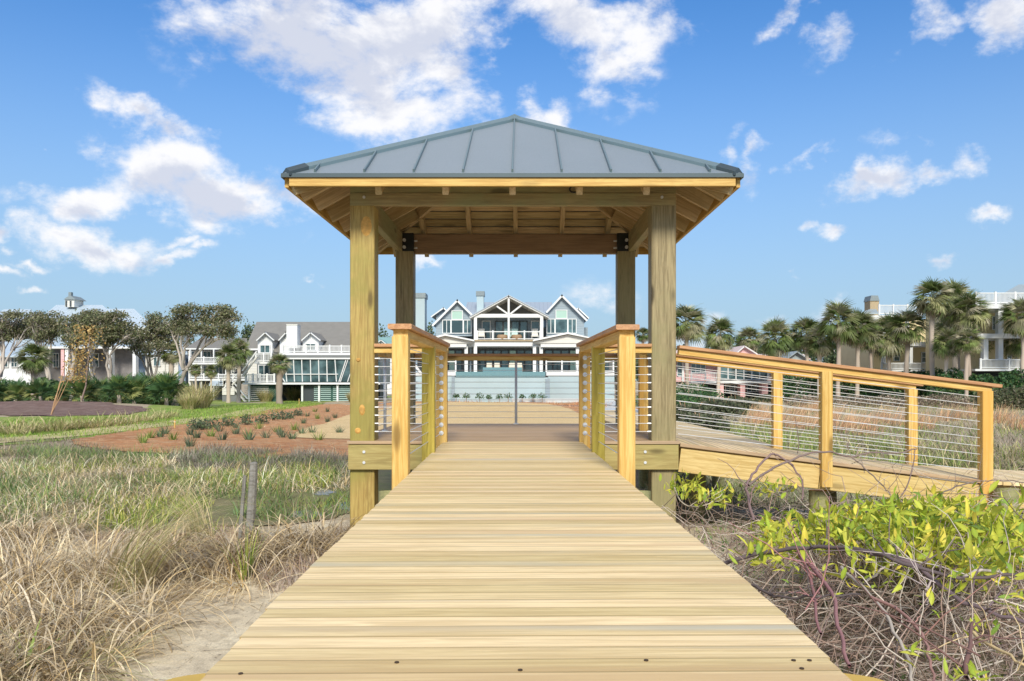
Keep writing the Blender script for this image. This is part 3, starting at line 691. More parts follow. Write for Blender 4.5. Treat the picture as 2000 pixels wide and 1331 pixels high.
# ------------------------------------------------------------------ houses
class House:
    """a building standing D metres away; plan(px, py) turns elevation measurements into metres"""
    def __init__(s, label, D, xc, base_z=-1.75, group=None, name='house', cat='house'):
        s.D = D; s.s = D / F; s.bz = base_z
        s.r = thing(name, label, cat, ((xc - VX) * s.s, D, base_z), group)
    def X(s, px, f=0): return (px - VX) * s.s * (s.D + f) / s.D
    def Z(s, py, f=0): return EYE + (VY - py) * s.s * (s.D + f) / s.D
    def zz(s, py, f=0): return s.bz if py is None else s.Z(py, f)
    def box(s, name, x0, x1, y0, y1, f, b, mat, parent=None):
        return box(name, s.X(x0, f), s.X(x1, f), s.D + f, s.D + b, s.zz(y1, f), s.Z(y0, f), mat, parent or s.r)
    def prism(s, name, pts, f, b, mat, parent=None):
        return extrude(name, [(s.X(x, f), s.D + f, s.zz(y, f)) for x, y in pts], (0, b - f, 0), mat, parent or s.r)
    def slab(s, name, a, b, t, f, bk, mat, parent=None):
        """sloping bar seen end-on (rake, gable roof half) from a to b, t px thick, going back to bk"""
        L = math.dist(a, b); n = ((b[1] - a[1]) / L * t, -(b[0] - a[0]) / L * t)
        if n[1] > 0: n = (-n[0], -n[1])
        return s.prism(name, [a, b, (b[0] - n[0], b[1] - n[1]), (a[0] - n[0], a[1] - n[1])], f, bk, mat, parent)
    def slope(s, name, x0, x1, yl, xt0, xt1, yh, f, b, mat, t=.15, parent=None):
        """roof plane rising from the eave (front, f) to the ridge (back, b)"""
        p = [(s.X(x0, f), s.D + f, s.Z(yl, f)), (s.X(x1, f), s.D + f, s.Z(yl, f)), (s.X(xt1, b), s.D + b, s.Z(yh, b)), (s.X(xt0, b), s.D + b, s.Z(yh, b))]
        return extrude(name, p, (0, 0, -t), mat, parent or s.r)
    def window(s, x0, x1, y0, y1, f, nx=1, ny=1, fr='white_paint', pane='pane_glass', w_=1.3, parent=None, thick=.10, name='window'):
        m = MB(); X0, X1, Z0_, Z1 = s.X(x0, f), s.X(x1, f), s.Z(y1, f), s.Z(y0, f); w_ = w_ * s.s; Y = s.D + f
        m.box(X0, X0 + w_, Y - thick, Y, Z0_, Z1); m.box(X1 - w_, X1, Y - thick, Y, Z0_, Z1)
        m.box(X0 + w_, X1 - w_, Y - thick, Y, Z0_, Z0_ + w_); m.box(X0 + w_, X1 - w_, Y - thick, Y, Z1 - w_, Z1)
        for i in range(1, nx): xm = X0 + (X1 - X0) * i / nx; m.box(xm - w_ * .4, xm + w_ * .4, Y - thick * .8, Y, Z0_ + w_, Z1 - w_)
        for i in range(1, ny): zm = Z0_ + (Z1 - Z0_) * i / ny; m.box(X0 + w_, X1 - w_, Y - thick * .72, Y, zm - w_ * .3, zm + w_ * .3)
        o = m.build(name, fr, parent or s.r)
        box('pane', X0 + w_ * .6, X1 - w_ * .6, Y - thick * .55, Y - thick * .25, Z0_ + w_ * .6, Z1 - w_ * .6, pane, o)
        return o
    def rail(s, x0, x1, y0, y1, f, sp=2.6, mat='white_paint', posts=0, hole=True, glass=False):
        m = MB(); X0, X1, Z0_, Z1 = s.X(x0, f), s.X(x1, f), s.Z(y1, f), s.Z(y0, f); Y = s.D + f; h = Z1 - Z0_
        m.box(X0, X1, Y - .05, Y + .05, Z1 - .08, Z1); m.box(X0, X1, Y - .04, Y + .04, Z0_ + .05, Z0_ + .12)
        if not glass:
            n = max(2, int((x1 - x0) / sp))
            for i in range(n + 1): xx = X0 + (X1 - X0) * i / n; m.box(xx - .022, xx + .022, Y - .02, Y + .02, Z0_ + .12, Z1 - .08)
        for i in range(posts + 1 if posts else 0): xx = X0 + (X1 - X0) * i / posts; m.box(xx - .07, xx + .07, Y - .07, Y + .07, Z0_, Z1 + .08)
        o = m.build('railing', mat, s.r)
        return o
    def cols(s, xs, w_, y0, y1, f, mat='white_paint', d=.3):
        for x in xs: s.box('column', x - w_ / 2, x + w_ / 2, y0, y1, f, f + d, mat)

# ---- the big white and blue-grey house straight ahead
h = House('large white and blue grey gabled house with a raised pool, straight behind the gazebo', 80, 1000)
h.box('wall', 848, 1148, 655, None, 3.0, 16, 'bluegrey_siding')
h.box('wall', 866, 1148, 640, 662, 3.02, 15.9, 'bluegrey_siding')
def gable(h, ax, ay, lx, ly, rx, ry, wx0, wx1, wy, f, b, wall, roof, rake='white_paint', t=3.2, name='gable'):
    def yat(x): return ay + (x - ax) * ((ly - ay) / (lx - ax) if x < ax else (ry - ay) / (rx - ax))
    h.prism('gable_wall', [(wx0, wy), (wx0, yat(wx0) + 2), (ax, ay + 2), (wx1, yat(wx1) + 2), (wx1, wy)], f, b, wall)
    for (x, y) in ((lx, ly), (rx, ry)):
        h.slab('rake_board', (ax, ay + .8), (x, y + .8), t, f - .5, f - .32, rake)
        h.slab('roof_plane', (ax, ay), (x, y), 1.8, f - .31, b, roof)
gable(h, 893, 584.5, 843, 635, 924, 615, 851, 922, 657, 1.0, 12, 'bluegrey_siding', 'metal_seam_roof')
gable(h, 1097.5, 575, 1066, 609, 1148, 625, 1067, 1141, 657, 1.0, 12, 'bluegrey_siding', 'metal_seam_roof')
gable(h, 866, 600, 841, 618, 880, 612, 852, 876, 640, 5, 12, 'bluegrey_siding', 'metal_seam_roof', t=2)
gable(h, 1130, 601, 1116, 606, 1151, 621, 1118, 1141, 640, 5, 12, 'bluegrey_siding', 'metal_seam_roof', t=2)
for (x0, x1, xm0, xm1, yt, ys, yb_) in ((864, 921, 881, 905, 607, 625, 652), (1067.5, 1126, 1084, 1109, 605.5, 623, 652)):
    h.window(x0, xm0, ys, yb_, .95, 2, 1); h.window(xm1, x1, ys, yb_, .95, 2, 1)
    h.window(xm0, xm1, ys, yb_, .93, 1, 1); h.window(xm0 + 1, xm1 - 1, yt, ys, .93, 1, 1, pane='shade_glass')
# main roof and chimneys
h.slope('main_roof', 905, 1085, 622, 912, 1078, 590.5, 6, 12, 'metal_seam_roof')
c = h.box('chimney', 931, 944.5, 578, 620, 8.2, 9.5, 'paleblue_wall'); h.box('chimney_top', 929.5, 946, 569, 578, 8.1, 9.6, 'chimney_cap', c)
c = h.box('chimney', 810.5, 829.5, 582, 700, 1.2, 3, 'paleblue_wall'); h.box('chimney_top', 809, 831, 572.5, 582, 1.1, 3.1, 'chimney_cap', c)
# centre balcony with open gable truss
h.slab('rake_board', (993.5, 577), (916, 619), 3.6, -1.2, -.95, 'white_paint'); h.slab('rake_board', (993.5, 577), (1073, 618), 3.6, -1.2, -.95, 'white_paint')
h.slab('roof_plane', (993.5, 576), (916, 618), 1.6, -1.3, 6, 'metal_seam_roof'); h.slab('roof_plane', (993.5, 576), (1073, 617), 1.6, -1.3, 6, 'metal_seam_roof')
h.slab('ceiling', (993.5, 580), (918, 621), 1.2, -.94, 3, 'cream_paint'); h.slab('ceiling', (993.5, 580), (1071, 620), 1.2, -.94, 3, 'cream_paint')
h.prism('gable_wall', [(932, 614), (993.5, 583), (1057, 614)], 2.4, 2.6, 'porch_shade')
h.box('tie_beam', 926, 1061, 613.5, 620.5, -1.0, -.6, 'white_paint')
h.box('king_post', 991.6, 995.4, 583, 663, -1.1, -.8, 'white_paint')
h.slab('truss_brace', (971, 597), (993, 612.5), 3, -1.05, -.75, 'white_paint'); h.slab('truss_brace', (1019, 594), (995.5, 612.5), 3, -1.05, -.75, 'white_paint')
h.cols((928.5, 1058), 6, 620.4, 664, -.98)
h.box('balcony_wall', 932, 1055, 620.6, 664, 2.2, 2.4, 'bluegrey_siding')
for a, b_, n in ((941, 959, 1), (967, 1031, 4), (1037, 1055, 1)):
    for i in range(n): w_ = (b_ - a) / n; h.window(a + i * w_, a + (i + 1) * w_ - .6, 627, 663, 2.15, 1, 1, 'dark_trim' if n > 1 else 'white_paint', w_=1.5)
h.box('balcony_floor', 925, 1062, 664, 667, -1.15, 2.5, 'brick_tan')
h.rail(932, 1055, 647.5, 664, -.85, glass=True, posts=4)
m = MB(); X_ = h.X; m.box(X_(932), X_(1055), 80 - .87, 80 - .84, h.Z(663), h.Z(648.5)); 
h.box('frieze', 880, 1110, 667, 676.5, -1.0, 2.6, 'white_paint')
# side porch roofs (low gables)
for (pts, xa, xb) in ((((812, 668), (869, 652.5), (926, 664), (926, 667), (869, 656), (812, 671)), 812, 926), (((1041, 664), (1109, 649), (1152, 659), (1200, 668), (1200, 671), (1109, 652.6), (1041, 667)), 1041, 1200)):
    h.prism('porch_roof', list(pts), -2.2, 1.2, 'white_paint')
h.prism('porch_gable', [(815, 671), (869, 657), (924, 667.5), (924, 671)], -1.8, 1.0, 'cream_paint')
h.prism('porch_gable', [(1045, 667.5), (1109, 654), (1150, 662), (1197, 671), (1045, 671)], -1.8, 1.0, 'cream_paint')
h.box('frieze', 815, 911, 671, 678, -1.7, 1.2, 'white_paint'); h.box('frieze', 1056, 1197, 671, 678, -1.7, 1.2, 'white_paint')
# ground floor
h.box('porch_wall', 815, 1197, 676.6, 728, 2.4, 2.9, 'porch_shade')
for a, b_, n in ((862, 903, 3), (933, 1040, 7), (1064, 1128, 4), (822, 850, 2), (1140, 1190, 3)):
    w_ = (b_ - a) / n
    for i in range(n): h.window(a + i * w_, a + (i + 1) * w_ - .5, 684, 726, 2.35, 1, 1, 'dark_trim', w_=1.4, name='glass_door', pane='shade_glass' if (i * 7 + n) % 5 == 0 else 'pane_glass')
h.cols((910.5, 928.5, 1044, 1057, 862, 1128, 1166), 6.4, 676.6, 727, -1.4)
h.cols((919, 1050), 3, 676.6, 727, 1.0, 'bluegrey_siding')
h.box('porch_deck', 812, 891, 727, 734, -2.4, 3, 'white_paint'); h.box('porch_deck', 1067, 1200, 727, 734, -2.4, 3, 'white_paint'); h.box('porch_deck', 891.2, 1066.8, 727, 735, -1.6, 3, 'concrete')
h.rail(1067, 1128, 706, 727, -2.3, glass=True, posts=2); h.rail(850, 890, 706, 727, -2.3, glass=True, posts=1); h.rail(1132, 1198, 706, 727, -2.3, glass=True, posts=2)
h.box('garden_wall', 888, 1070, 737.5, None, -4.0, -1.65, 'paleblue_wall'); h.box('garden_wall', 812, 885, 734.2, None, -2.3, 2.9, 'paleblue_wall'); h.box('garden_wall', 1070.4, 1200, 734.2, None, -2.3, 2.9, 'paleblue_wall')
h.box('corner_pier', 882, 888, 734, None, -4.1, -2.5, 'bluegrey_siding'); h.box('corner_pier', 1065.5, 1074, 740, None, -4.15, -2.4, 'bluegrey_siding')
h.box('pool_edge', 890, 1065, 726.5, 737.4, -4.05, -1.7, 'teal_tile'); h.box('spa_edge', 943, 1020, 718, 726.4, -3.6, -1.8, 'teal_tile')
h.slab('stair_stringer', (806, 705), (825, 730), 4, -2.5, -2.3, 'white_paint')
h.box('wall_base', 1000, 1200, 779, None, -5.2, -4.3, 'concrete')
# seats on the house's porches
def sofa(px, w_, py, d, label, mat='cushion', g='pale cushioned seats on the poolside porch'):
    x = (px - VX) * d / F; z = EYE + (VY - py) * d / F; W_ = w_ * d / F; s = thing('outdoor_sofa', label, 'sofa', (x, d, z), g)
    box('seat', x - W_ / 2, x + W_ / 2, d - .4, d + .4, z + .15, z + .42, mat, s); box('backrest', x - W_ / 2, x + W_ / 2, d - .42, d - .25, z + .42, z + .85, mat, s)
    for k in (-1, 1): box('arm', x + k * W_ / 2 - .06, x + k * W_ / 2 + .06, d - .4, d + .4, z + .05, z + .62, 'wicker', s)
for px, w_, lb in ((956, 10, 'pale cushioned sofa at left end of the poolside row'), (971, 10, 'pale cushioned sofa second from left in the poolside row'), (1000, 11, 'pale cushioned sofa second from right in the poolside row'), (1015, 9, 'pale cushioned sofa at right end of the poolside row')):
    sofa(px, w_, 727, 79.2, lb)
def lounge(px, py, d, label, mat, g):
    x = (px - VX) * d / F; z = EYE + (VY - py) * d / F; s = thing('porch_chair', label, 'chair', (x, d, z), g)
    box('seat', x - .35, x + .35, d - .35, d + .35, z + .28, z + .40, mat, s); bar('backrest', (x, d + .3, z + .38), (x, d + .5, z + 1.1), .6, .06, mat, s)
    for a in (-1, 1):
        for b_ in (-1, 1): box('leg', x + a * .3 - .03, x + a * .3 + .03, d + b_ * .3 - .03, d + b_ * .3 + .03, z, z + .28, mat, s)
for px, lb, mt in ((940, 'white armchair at left end of the upper balcony', 'cream_paint'), (991, 'seafoam chair left of the middle post on upper balcony', 'seafoam'), (1005, 'seafoam chair right of the middle post on upper balcony', 'seafoam'), (1045, 'pale armchair at right end of the upper balcony', 'cream_paint')):
    lounge(px, 664, 80.3, lb, mt, 'chairs on the upper balcony')
for px, lb in ((981, 'round wicker pouf left of the balcony centre post'), (1009, 'round wicker pouf right of the balcony centre post')):
    x = (px - VX) * 79.6 / F; z = h.Z(664); m = MB(); m.seg((x, 79.6, z), (x, 79.6, z + .25), .5, 14, .55); m.seg((x, 79.6, z + .25), (x, 79.6, z + .45), .55, 14, .45)
    tag(m.build('wicker_pouf', 'wicker'), lb, 'pouf', 'wicker poufs on the balcony')

# ---- grey shingle roofed beach house on stilts (left)
h = House('beach house on stilts with grey shingle roof, three dormers and slanted glass porch', 80, 590)
h.slope('roof', 478, 745, 683, 501, 712, 629, 1.5, 8, 'shingle_roof', .25)
h.slope('roof', 360, 486, 681, 392, 482, 661, 3, 7.5, 'shingle_roof', .25)
h.box('wall', 484, 742, 677, 748, 2.6, 9, 'cream_paint'); h.box('wall', 368, 484, 682, 750, 5.5, 10, 'cream_paint')
h.box('gutter', 476, 534, 681, 684.5, 1.2, 1.5, 'white_paint'); h.box('gutter', 362, 476, 680.5, 683, 2.8, 3.1, 'white_paint')
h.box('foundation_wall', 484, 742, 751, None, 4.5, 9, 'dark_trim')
for ax, x0, x1, wy, ww in ((517.5, 500, 535.5, 690, (508, 528, 674, 690)), (558, 543, 573, 690, (551, 557, 674, 690)), (606, 588, 626, 686, (596, 617, 671, 685))):
    gable(h, ax, 648, x0, 664, x1, 664, x0 + 3.5, x1 - 3.5, wy, 1.0, 5, 'white_paint', 'shingle_roof', t=1.8)
    h.window(ww[0], ww[1], ww[2], ww[3], .95, 2, 1)
c = h.box('chimney', 559.5, 580.5, 635, 680, -.2, 1.0, 'white_paint'); h.box('chimney_top', 559, 581, 633.5, 635.2, -.25, 1.05, 'cream_paint', c)
for px, py in ((540, 639), (651, 643)): m = MB(); m.seg((h.X(px), 86.6, h.Z(py + 4)), (h.X(px), 86.6, h.Z(py)), .16, 8); m.build('roof_vent', 'dark_trim', h.r)
h.rail(552, 690, 675.5, 689, -1.6, 2.4, posts=6); h.box('deck_beam', 545, 742, 689.2, 694, -1.8, 1.5, 'white_paint')
h.rail(500, 530, 691, 707, -2.0, 2.6, posts=2); h.box('deck_beam', 497, 532, 707.2, 711, -2.1, 2.5, 'white_paint')
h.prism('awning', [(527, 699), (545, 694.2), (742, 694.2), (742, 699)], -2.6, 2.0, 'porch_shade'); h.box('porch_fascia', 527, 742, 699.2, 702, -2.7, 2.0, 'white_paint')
# screened glass porch with slanting mullions, each pane its own piece
N = 8; xt = [533 + (672 - 533) * i / N for i in range(N + 1)]; xb_ = [557 + (654 - 557) * i / N for i in range(N + 1)]
xt = [528, 556, 573, 589, 606, 622, 638, 654, 675]; xb_ = [557, 560, 575, 590.5, 607, 623, 639, 657, 661]
for i in range(9):
    h.slab('mullion', (xt[i], 702.2), (xb_[i], 746), 1.6, -2.6, -2.4, 'white_paint') if abs(xt[i] - xb_[i]) > 8 else h.prism('mullion', [(xt[i] - .8, 702.2), (xt[i] + .8, 702.2), (xb_[i] + .8, 746), (xb_[i] - .8, 746)], -2.6, -2.4, 'white_paint')
for i in range(8):
    h.prism('porch_pane', [(xt[i] + .5, 702.4), (xt[i + 1] - .5, 702.4), (xb_[i + 1] - .5, 746), (xb_[i] + .5, 746)], -2.48, -2.44, 'pane_glass')
for i in range(4): h.slab('mullion', (679 + i * 14, 702.2), (664 + i * 14, 746), 1.3, -2.6, -2.4, 'white_paint')
h.prism('porch_pane', [(675, 702.4), (742, 702.4), (742, 746), (662, 746)], -2.46, -2.42, 'pane_glass')
h.box('mid_rail', 557, 660, 730.5, 732, -2.63, -2.4, 'white_paint')
h.rail(480, 536, 731.5, 747, -2.6, 2.6, posts=4); h.box('deck_beam', 474, 742, 747.6, 751.4, -2.8, 3, 'white_paint')
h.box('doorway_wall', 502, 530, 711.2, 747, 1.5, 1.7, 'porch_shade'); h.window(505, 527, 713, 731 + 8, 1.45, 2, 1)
h.cols((486, 541, 590, 623, 659, 700, 735), 3.4, 751.6, None, -2.6, d=.25)
for a, b_ in ((493, 539), (625, 657), (661, 698)):
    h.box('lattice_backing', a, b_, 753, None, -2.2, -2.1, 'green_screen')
    m = MB(); 
    for i in range(9): m.box(h.X(a), h.X(b_), 80 - 2.32, 80 - 2.28, h.Z(756 + i * 3.6) - .03, h.Z(756 + i * 3.6) + .03)
    m.build('lattice', 'cream_paint' if b_ - a > 40 else 'seafoam', h.r)
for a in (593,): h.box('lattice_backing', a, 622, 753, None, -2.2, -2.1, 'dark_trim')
# outside stairs
for (p, q) in (((500, 690), (472, 728)), ((468, 728), (436, 762)), ((452, 745), (484, 783))):
    h.slab('stair_stringer', (p[0], p[1] - 4), (q[0], q[1] - 4), 2.2, -2.9, -2.75, 'white_paint'); h.slab('stair_stringer', (p[0], p[1] + 6), (q[0], q[1] + 6), 3.0, -2.95, -2.7, 'cream_paint')
    m = MB(); n = 8
    for i in range(n + 1):
        t = i / n; xx, yy = p[0] + (q[0] - p[0]) * t, p[1] + (q[1] - p[1]) * t
        m.box(h.X(xx) - .03, h.X(xx) + .03, 77.2, 77.25, h.Z(yy + 5), h.Z(yy - 4)); m.box(h.X(xx) - .16, h.X(xx) + .16, 77.3, 78.4, h.Z(yy + 3), h.Z(yy + 2))
    m.build('stair_treads', 'cream_paint', h.r)
h.box('landing', 434, 458, 758, 772, -3.0, -1.5, 'cream_paint'); h.box('landing_base', 434, 462, 772.2, None, -2.9, -1.6, 'porch_shade')
# left wing porches
for (a, b_) in ((698, 711), (731, 743)): h.rail(370, 484, a, b_ - 3, 2.5, 2.4, posts=4); h.box('deck_beam', 368, 484, b_ - 2.6, b_ + 1, 2.4, 5.4, 'white_paint')
h.cols((371, 393, 417, 441), 2.2, 683.2, None, 2.6, d=.2)
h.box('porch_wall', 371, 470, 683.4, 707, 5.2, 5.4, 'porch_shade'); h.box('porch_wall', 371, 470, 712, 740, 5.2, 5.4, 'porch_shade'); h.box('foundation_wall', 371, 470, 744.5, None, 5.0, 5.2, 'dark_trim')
for i in range(4):
    for (a, b_) in ((686, 706), (714, 738)): h.window(374 + i * 23, 390 + i * 23, a, b_, 5.15, 2, 1)
h.slope('shed_roof', 408, 435, 752, 412, 435, 744, -.5, 2, 'pale_roof', .1)

# ---- pale metal roofed mansion with cupola behind the oaks (far left)
h = House('wide pale metal roofed mansion with a cupola and porch columns behind the oaks', 84, 130)
def hip(h, nm, pts, f, b, mat): return h.prism(nm, pts, f, b, mat)
h.slope('main_roof', 40, 262, 652, 110, 200, 596, 5, 13, 'pale_roof'); h.slope('side_roof', -60, 110, 645, 8, 60, 604.5, 6, 12, 'pale_roof'); h.slope('side_roof', 190, 300, 640, 205, 262, 603.5, 7, 12, 'pale_roof')
h.box('wall', -40, 300, 640, None, 6.4, 16, 'cream_paint')
c = h.box('cupola', 127, 145, 584, 600, 11.4, 13.4, 'cream_paint'); h.prism('cupola_roof', [(124, 585), (136, 577), (148, 585)], 11.2, 13.6, 'chimney_cap', c); h.box('finial', 133.5, 139, 571, 579.5, 12.1, 12.5, 'chimney_cap', c)
for a in (127.5, 136): h.box('louvre', a, a + 3, 588, 599, 11.32, 11.42, 'dark_trim', c)
for a, b_ in ((68, 90), (120, 134), (215, 228)):
    h.box('dormer_wall', a - 2, b_ + 2, 636, 664, 3.0, 7, 'white_paint'); h.window(a, b_, 640, 662, 2.95, 2, 1); h.slope('dormer_roof', a - 4, b_ + 4, 636.5, a - 4, b_ + 4, 630, 2.6, 7, 'pale_roof', .1)
h.slope('porch_roof', 72, 262, 677, 90, 262, 652, -1, 6.3, 'pale_roof', .12); h.box('fascia', 72, 262, 677.2, 681, -1.1, .5, 'white_paint')
h.box('stone_wall', 218, 259, 681.2, None, 1.2, 3, 'stone_wall'); h.box('porch_wall', 72, 218, 681.2, None, 2.4, 3, 'stone_wall')
for x in (122, 130, 173, 215, 262): h.box('column', x - 3.2, x + 3.2, 681.2, 735, -.9, -.3, 'pink_wall' if x == 122 else 'white_paint')
for a, b_ in ((104, 116), (178, 194)): h.window(a, b_, 690, 718, 2.3, 2, 2)
h.window(136, 150, 692, 728, 2.3, 1, 1, name='glass_door')
h.box('blue_wing_wall', 264, 284, 678, None, 2, 6, 'blue_wall'); h.box('cream_wing_wall', 284, 322, 688, None, 1.5, 6, 'cream_paint'); h.window(300, 314, 698, 716, 1.45, 2, 1)
h.slope('wing_roof', 262, 366, 690, 280, 350, 664, 1, 7, 'pale_roof'); h.box('blue_end_wall', 348, 362, 700, None, 1.8, 6, 'blue_wall'); h.box('cream_wing_wall', 322.2, 348, 690, None, 1.7, 6, 'cream_paint'); h.window(330, 341, 700, 716, 1.65, 2, 1)
h.slope('wing_roof', -80, 74, 695, -60, 66, 660, -2, 6, 'pale_roof'); h.box('left_wing_wall', -80, 60, 695.2, None, -1.2, 5, 'white_paint')
for a in (-30, 4, 22): h.window(a, a + 13, 698, 718, -1.25, 2, 2)
h.rail(268, 352, 668, 677, 3.5, 3, posts=3)

# ---- pink house (right)
h = House('pink beach house on pink piers with white railings and outside stairs', 90, 1440)
h.box('wall', 1310, 1400, 698, 746, 1.0, 9, 'pink_wall'); h.box('wall', 1400, 1583, 700, 748, 2.2, 9, 'pink_wall')
h.slope('roof', 1300, 1452, 704, 1322, 1440, 684, -.5, 6, 'pink_roof'); h.slope('roof', 1440, 1590, 710, 1460, 1570, 692, .5, 6, 'pink_roof')
gable(h, 1454.5, 675, 1437, 690, 1480, 691, 1440, 1476, 700, 1.5, 6, 'pink_wall', 'pink_roof', t=1.6)
gable(h, 1557, 686, 1533, 703, 1588, 706, 1538, 1583, 712, 1.2, 6, 'slate_roof', 'slate_roof', t=1.3, rake='slate_roof')
h.window(1349, 1378, 710.5, 729, .95, 3, 2); h.window(1322, 1334, 704, 735, .95, 1, 2)
h.box('corner_board', 1332, 1336, 703, 746, .7, 1.0, 'white_paint')
h.box('porch_fascia', 1398, 1512, 705, 708.5, -1.0, 2.1, 'white_paint')
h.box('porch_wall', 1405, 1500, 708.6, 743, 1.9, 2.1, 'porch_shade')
for i in range(6): x0 = 1406.5 + i * 15.4; h.window(x0, x0 + 15, 709, 742, -.8, 1, 2, w_=.9, name='screen_window')
h.window(1555, 1562, 714, 721, 2.15, 1, 1); h.window(1526, 1533, 710, 717, 2.15, 1, 1); h.window(1583 - 12, 1583 - 4, 718, 726, 2.15, 1, 1)
h.rail(1350, 1405, 728.5, 743, -1.2, 3.0, posts=2); h.rail(1500, 1512, 728.5, 743, -1.2, 3.0, posts=1)
h.box('deck_beam', 1350, 1540, 744, 749, -1.3, 2.4, 'white_paint')
h.box('pier', 1404, 1413.5, 749.2, None, -1.0, .2, 'pink_wall'); h.box('pier', 1446, 1455.5, 749.2, None, -1.0, .2, 'pink_wall'); h.box('pier', 1488, 1500, 749.2, None, -1.0, .2, 'pink_wall')
h.cols((1370, 1530, 1581), 2.4, 749.2, None, -1.1, d=.2)
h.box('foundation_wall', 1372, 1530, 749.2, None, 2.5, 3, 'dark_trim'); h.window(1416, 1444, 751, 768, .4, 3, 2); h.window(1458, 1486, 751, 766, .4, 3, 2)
h.box('stair_wall', 1540, 1583, 749, None, 2.5, 6, 'pink_wall')
m = MB()
for i in range(13): zz = h.Z(740 + i * 3.1); m.box(h.X(1531), h.X(1566), 90 - 1.4 - i * .12, 90 - 1.1 - i * .12, zz - .09, zz)
m.build('stair_treads', 'cream_paint', h.r)
h.slab('stair_stringer', (1548, 733), (1567, 772), 2.2, -2.7, -2.5, 'white_paint'); h.box('newel_post', 1564, 1567, 746, 782, -2.9, -2.7, 'white_paint')

# ---- yellow mansion (right edge), rear wing and nearer wing
h = House('yellow mansion with white double porches and roof balustrade behind tall palms', 84, 1850)
h.box('wall', 1706, 1920, 624, None, 3.0, 12, 'yellow_wall')
h.slope('roof', 1680, 1715, 611, 1700, 1712, 604, 1, 6, 'slate_roof')
c = h.box('chimney', 1699.5, 1717, 588, 620, 6, 7.5, 'brick_tan'); h.prism('chimney_top', [(1699, 588), (1702, 577.5), (1715, 577.5), (1718, 588)], 5.9, 7.6, 'chimney_cap', c)
h.box('cornice', 1702, 1800, 616, 624, -1, 3, 'white_paint'); h.rail(1717, 1800, 596, 615, -.6, 2.2, posts=3)
h.cols((1727, 1773), 6, 624.2, 668, -.8); h.box('porch_band', 1702, 1850, 668, 676, -1, 3, 'white_paint')
h.cols((1727, 1780, 1826), 6, 676.2, 712, -.8); h.rail(1722, 1856, 709, 722, -.9, 2.4, posts=3); h.box('porch_deck', 1700, 1900, 722.2, 726, -1, 3, 'white_paint')
h.window(1799, 1813, 688, 709, 2.95, 1, 2, name='glass_door'); h.window(1745, 1757, 688, 706, 2.95, 1, 2); h.window(1740, 1756, 630, 655, 2.95, 2, 1)
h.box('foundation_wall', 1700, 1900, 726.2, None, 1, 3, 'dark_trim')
# nearer wing
h.D = 70; h.s = 70 / F
h.box('wall', 1905, 2260, 590, None, 3.0, 12, 'yellow_wall')
h.slope('roof', 1930, 2300, 590, 1990, 2240, 556, 1, 9, 'slate_roof'); 
h.box('cornice', 1905, 2260, 594, 603, -1.6, 3, 'white_paint'); h.rail(1906, 2250, 572, 594, -1.3, 2.4, posts=9)
for x in (1955, 2060, 2160): h.box('column', x - 5, x + 5, 603.2, 652, -1.4, -.9, 'white_paint')
h.box('porch_band', 1905, 2260, 652, 661, -1.6, 3, 'white_paint')
for x in (1926, 1955, 2060, 2160): h.box('column', x - 4.5, x + 4.5, 661.2, 704, -1.4, -.9, 'white_paint')
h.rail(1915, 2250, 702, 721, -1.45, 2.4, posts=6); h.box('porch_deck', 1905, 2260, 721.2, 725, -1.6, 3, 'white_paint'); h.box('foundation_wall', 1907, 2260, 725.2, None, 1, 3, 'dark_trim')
for a in (1915, 1966, 2010, 2090): h.window(a, a + 9, 690, 716, 2.95, 1, 2); h.window(a + 22, a + 34, 618, 645, 2.95, 2, 2)

# ---- small teal roofed house glimpsed left of the big house
h = House('distant small house with a teal metal roof and white gable', 120, 755)
h.box('wall', 722, 800, 676, None, 1, 8, 'white_paint'); h.slope('roof', 716, 806, 678, 728, 795, 659, 0, 4.5, 'teal_roof'); gable(h, 744, 663, 734, 671, 754, 671, 736, 752, 678, -.4, 2, 'white_paint', 'teal_roof', t=1.3)
h.window(741, 747, 668, 674, -.45, 1, 1)
for a in (728, 745, 765, 782): h.window(a, a + 9, 684, 700, .95, 1, 2)
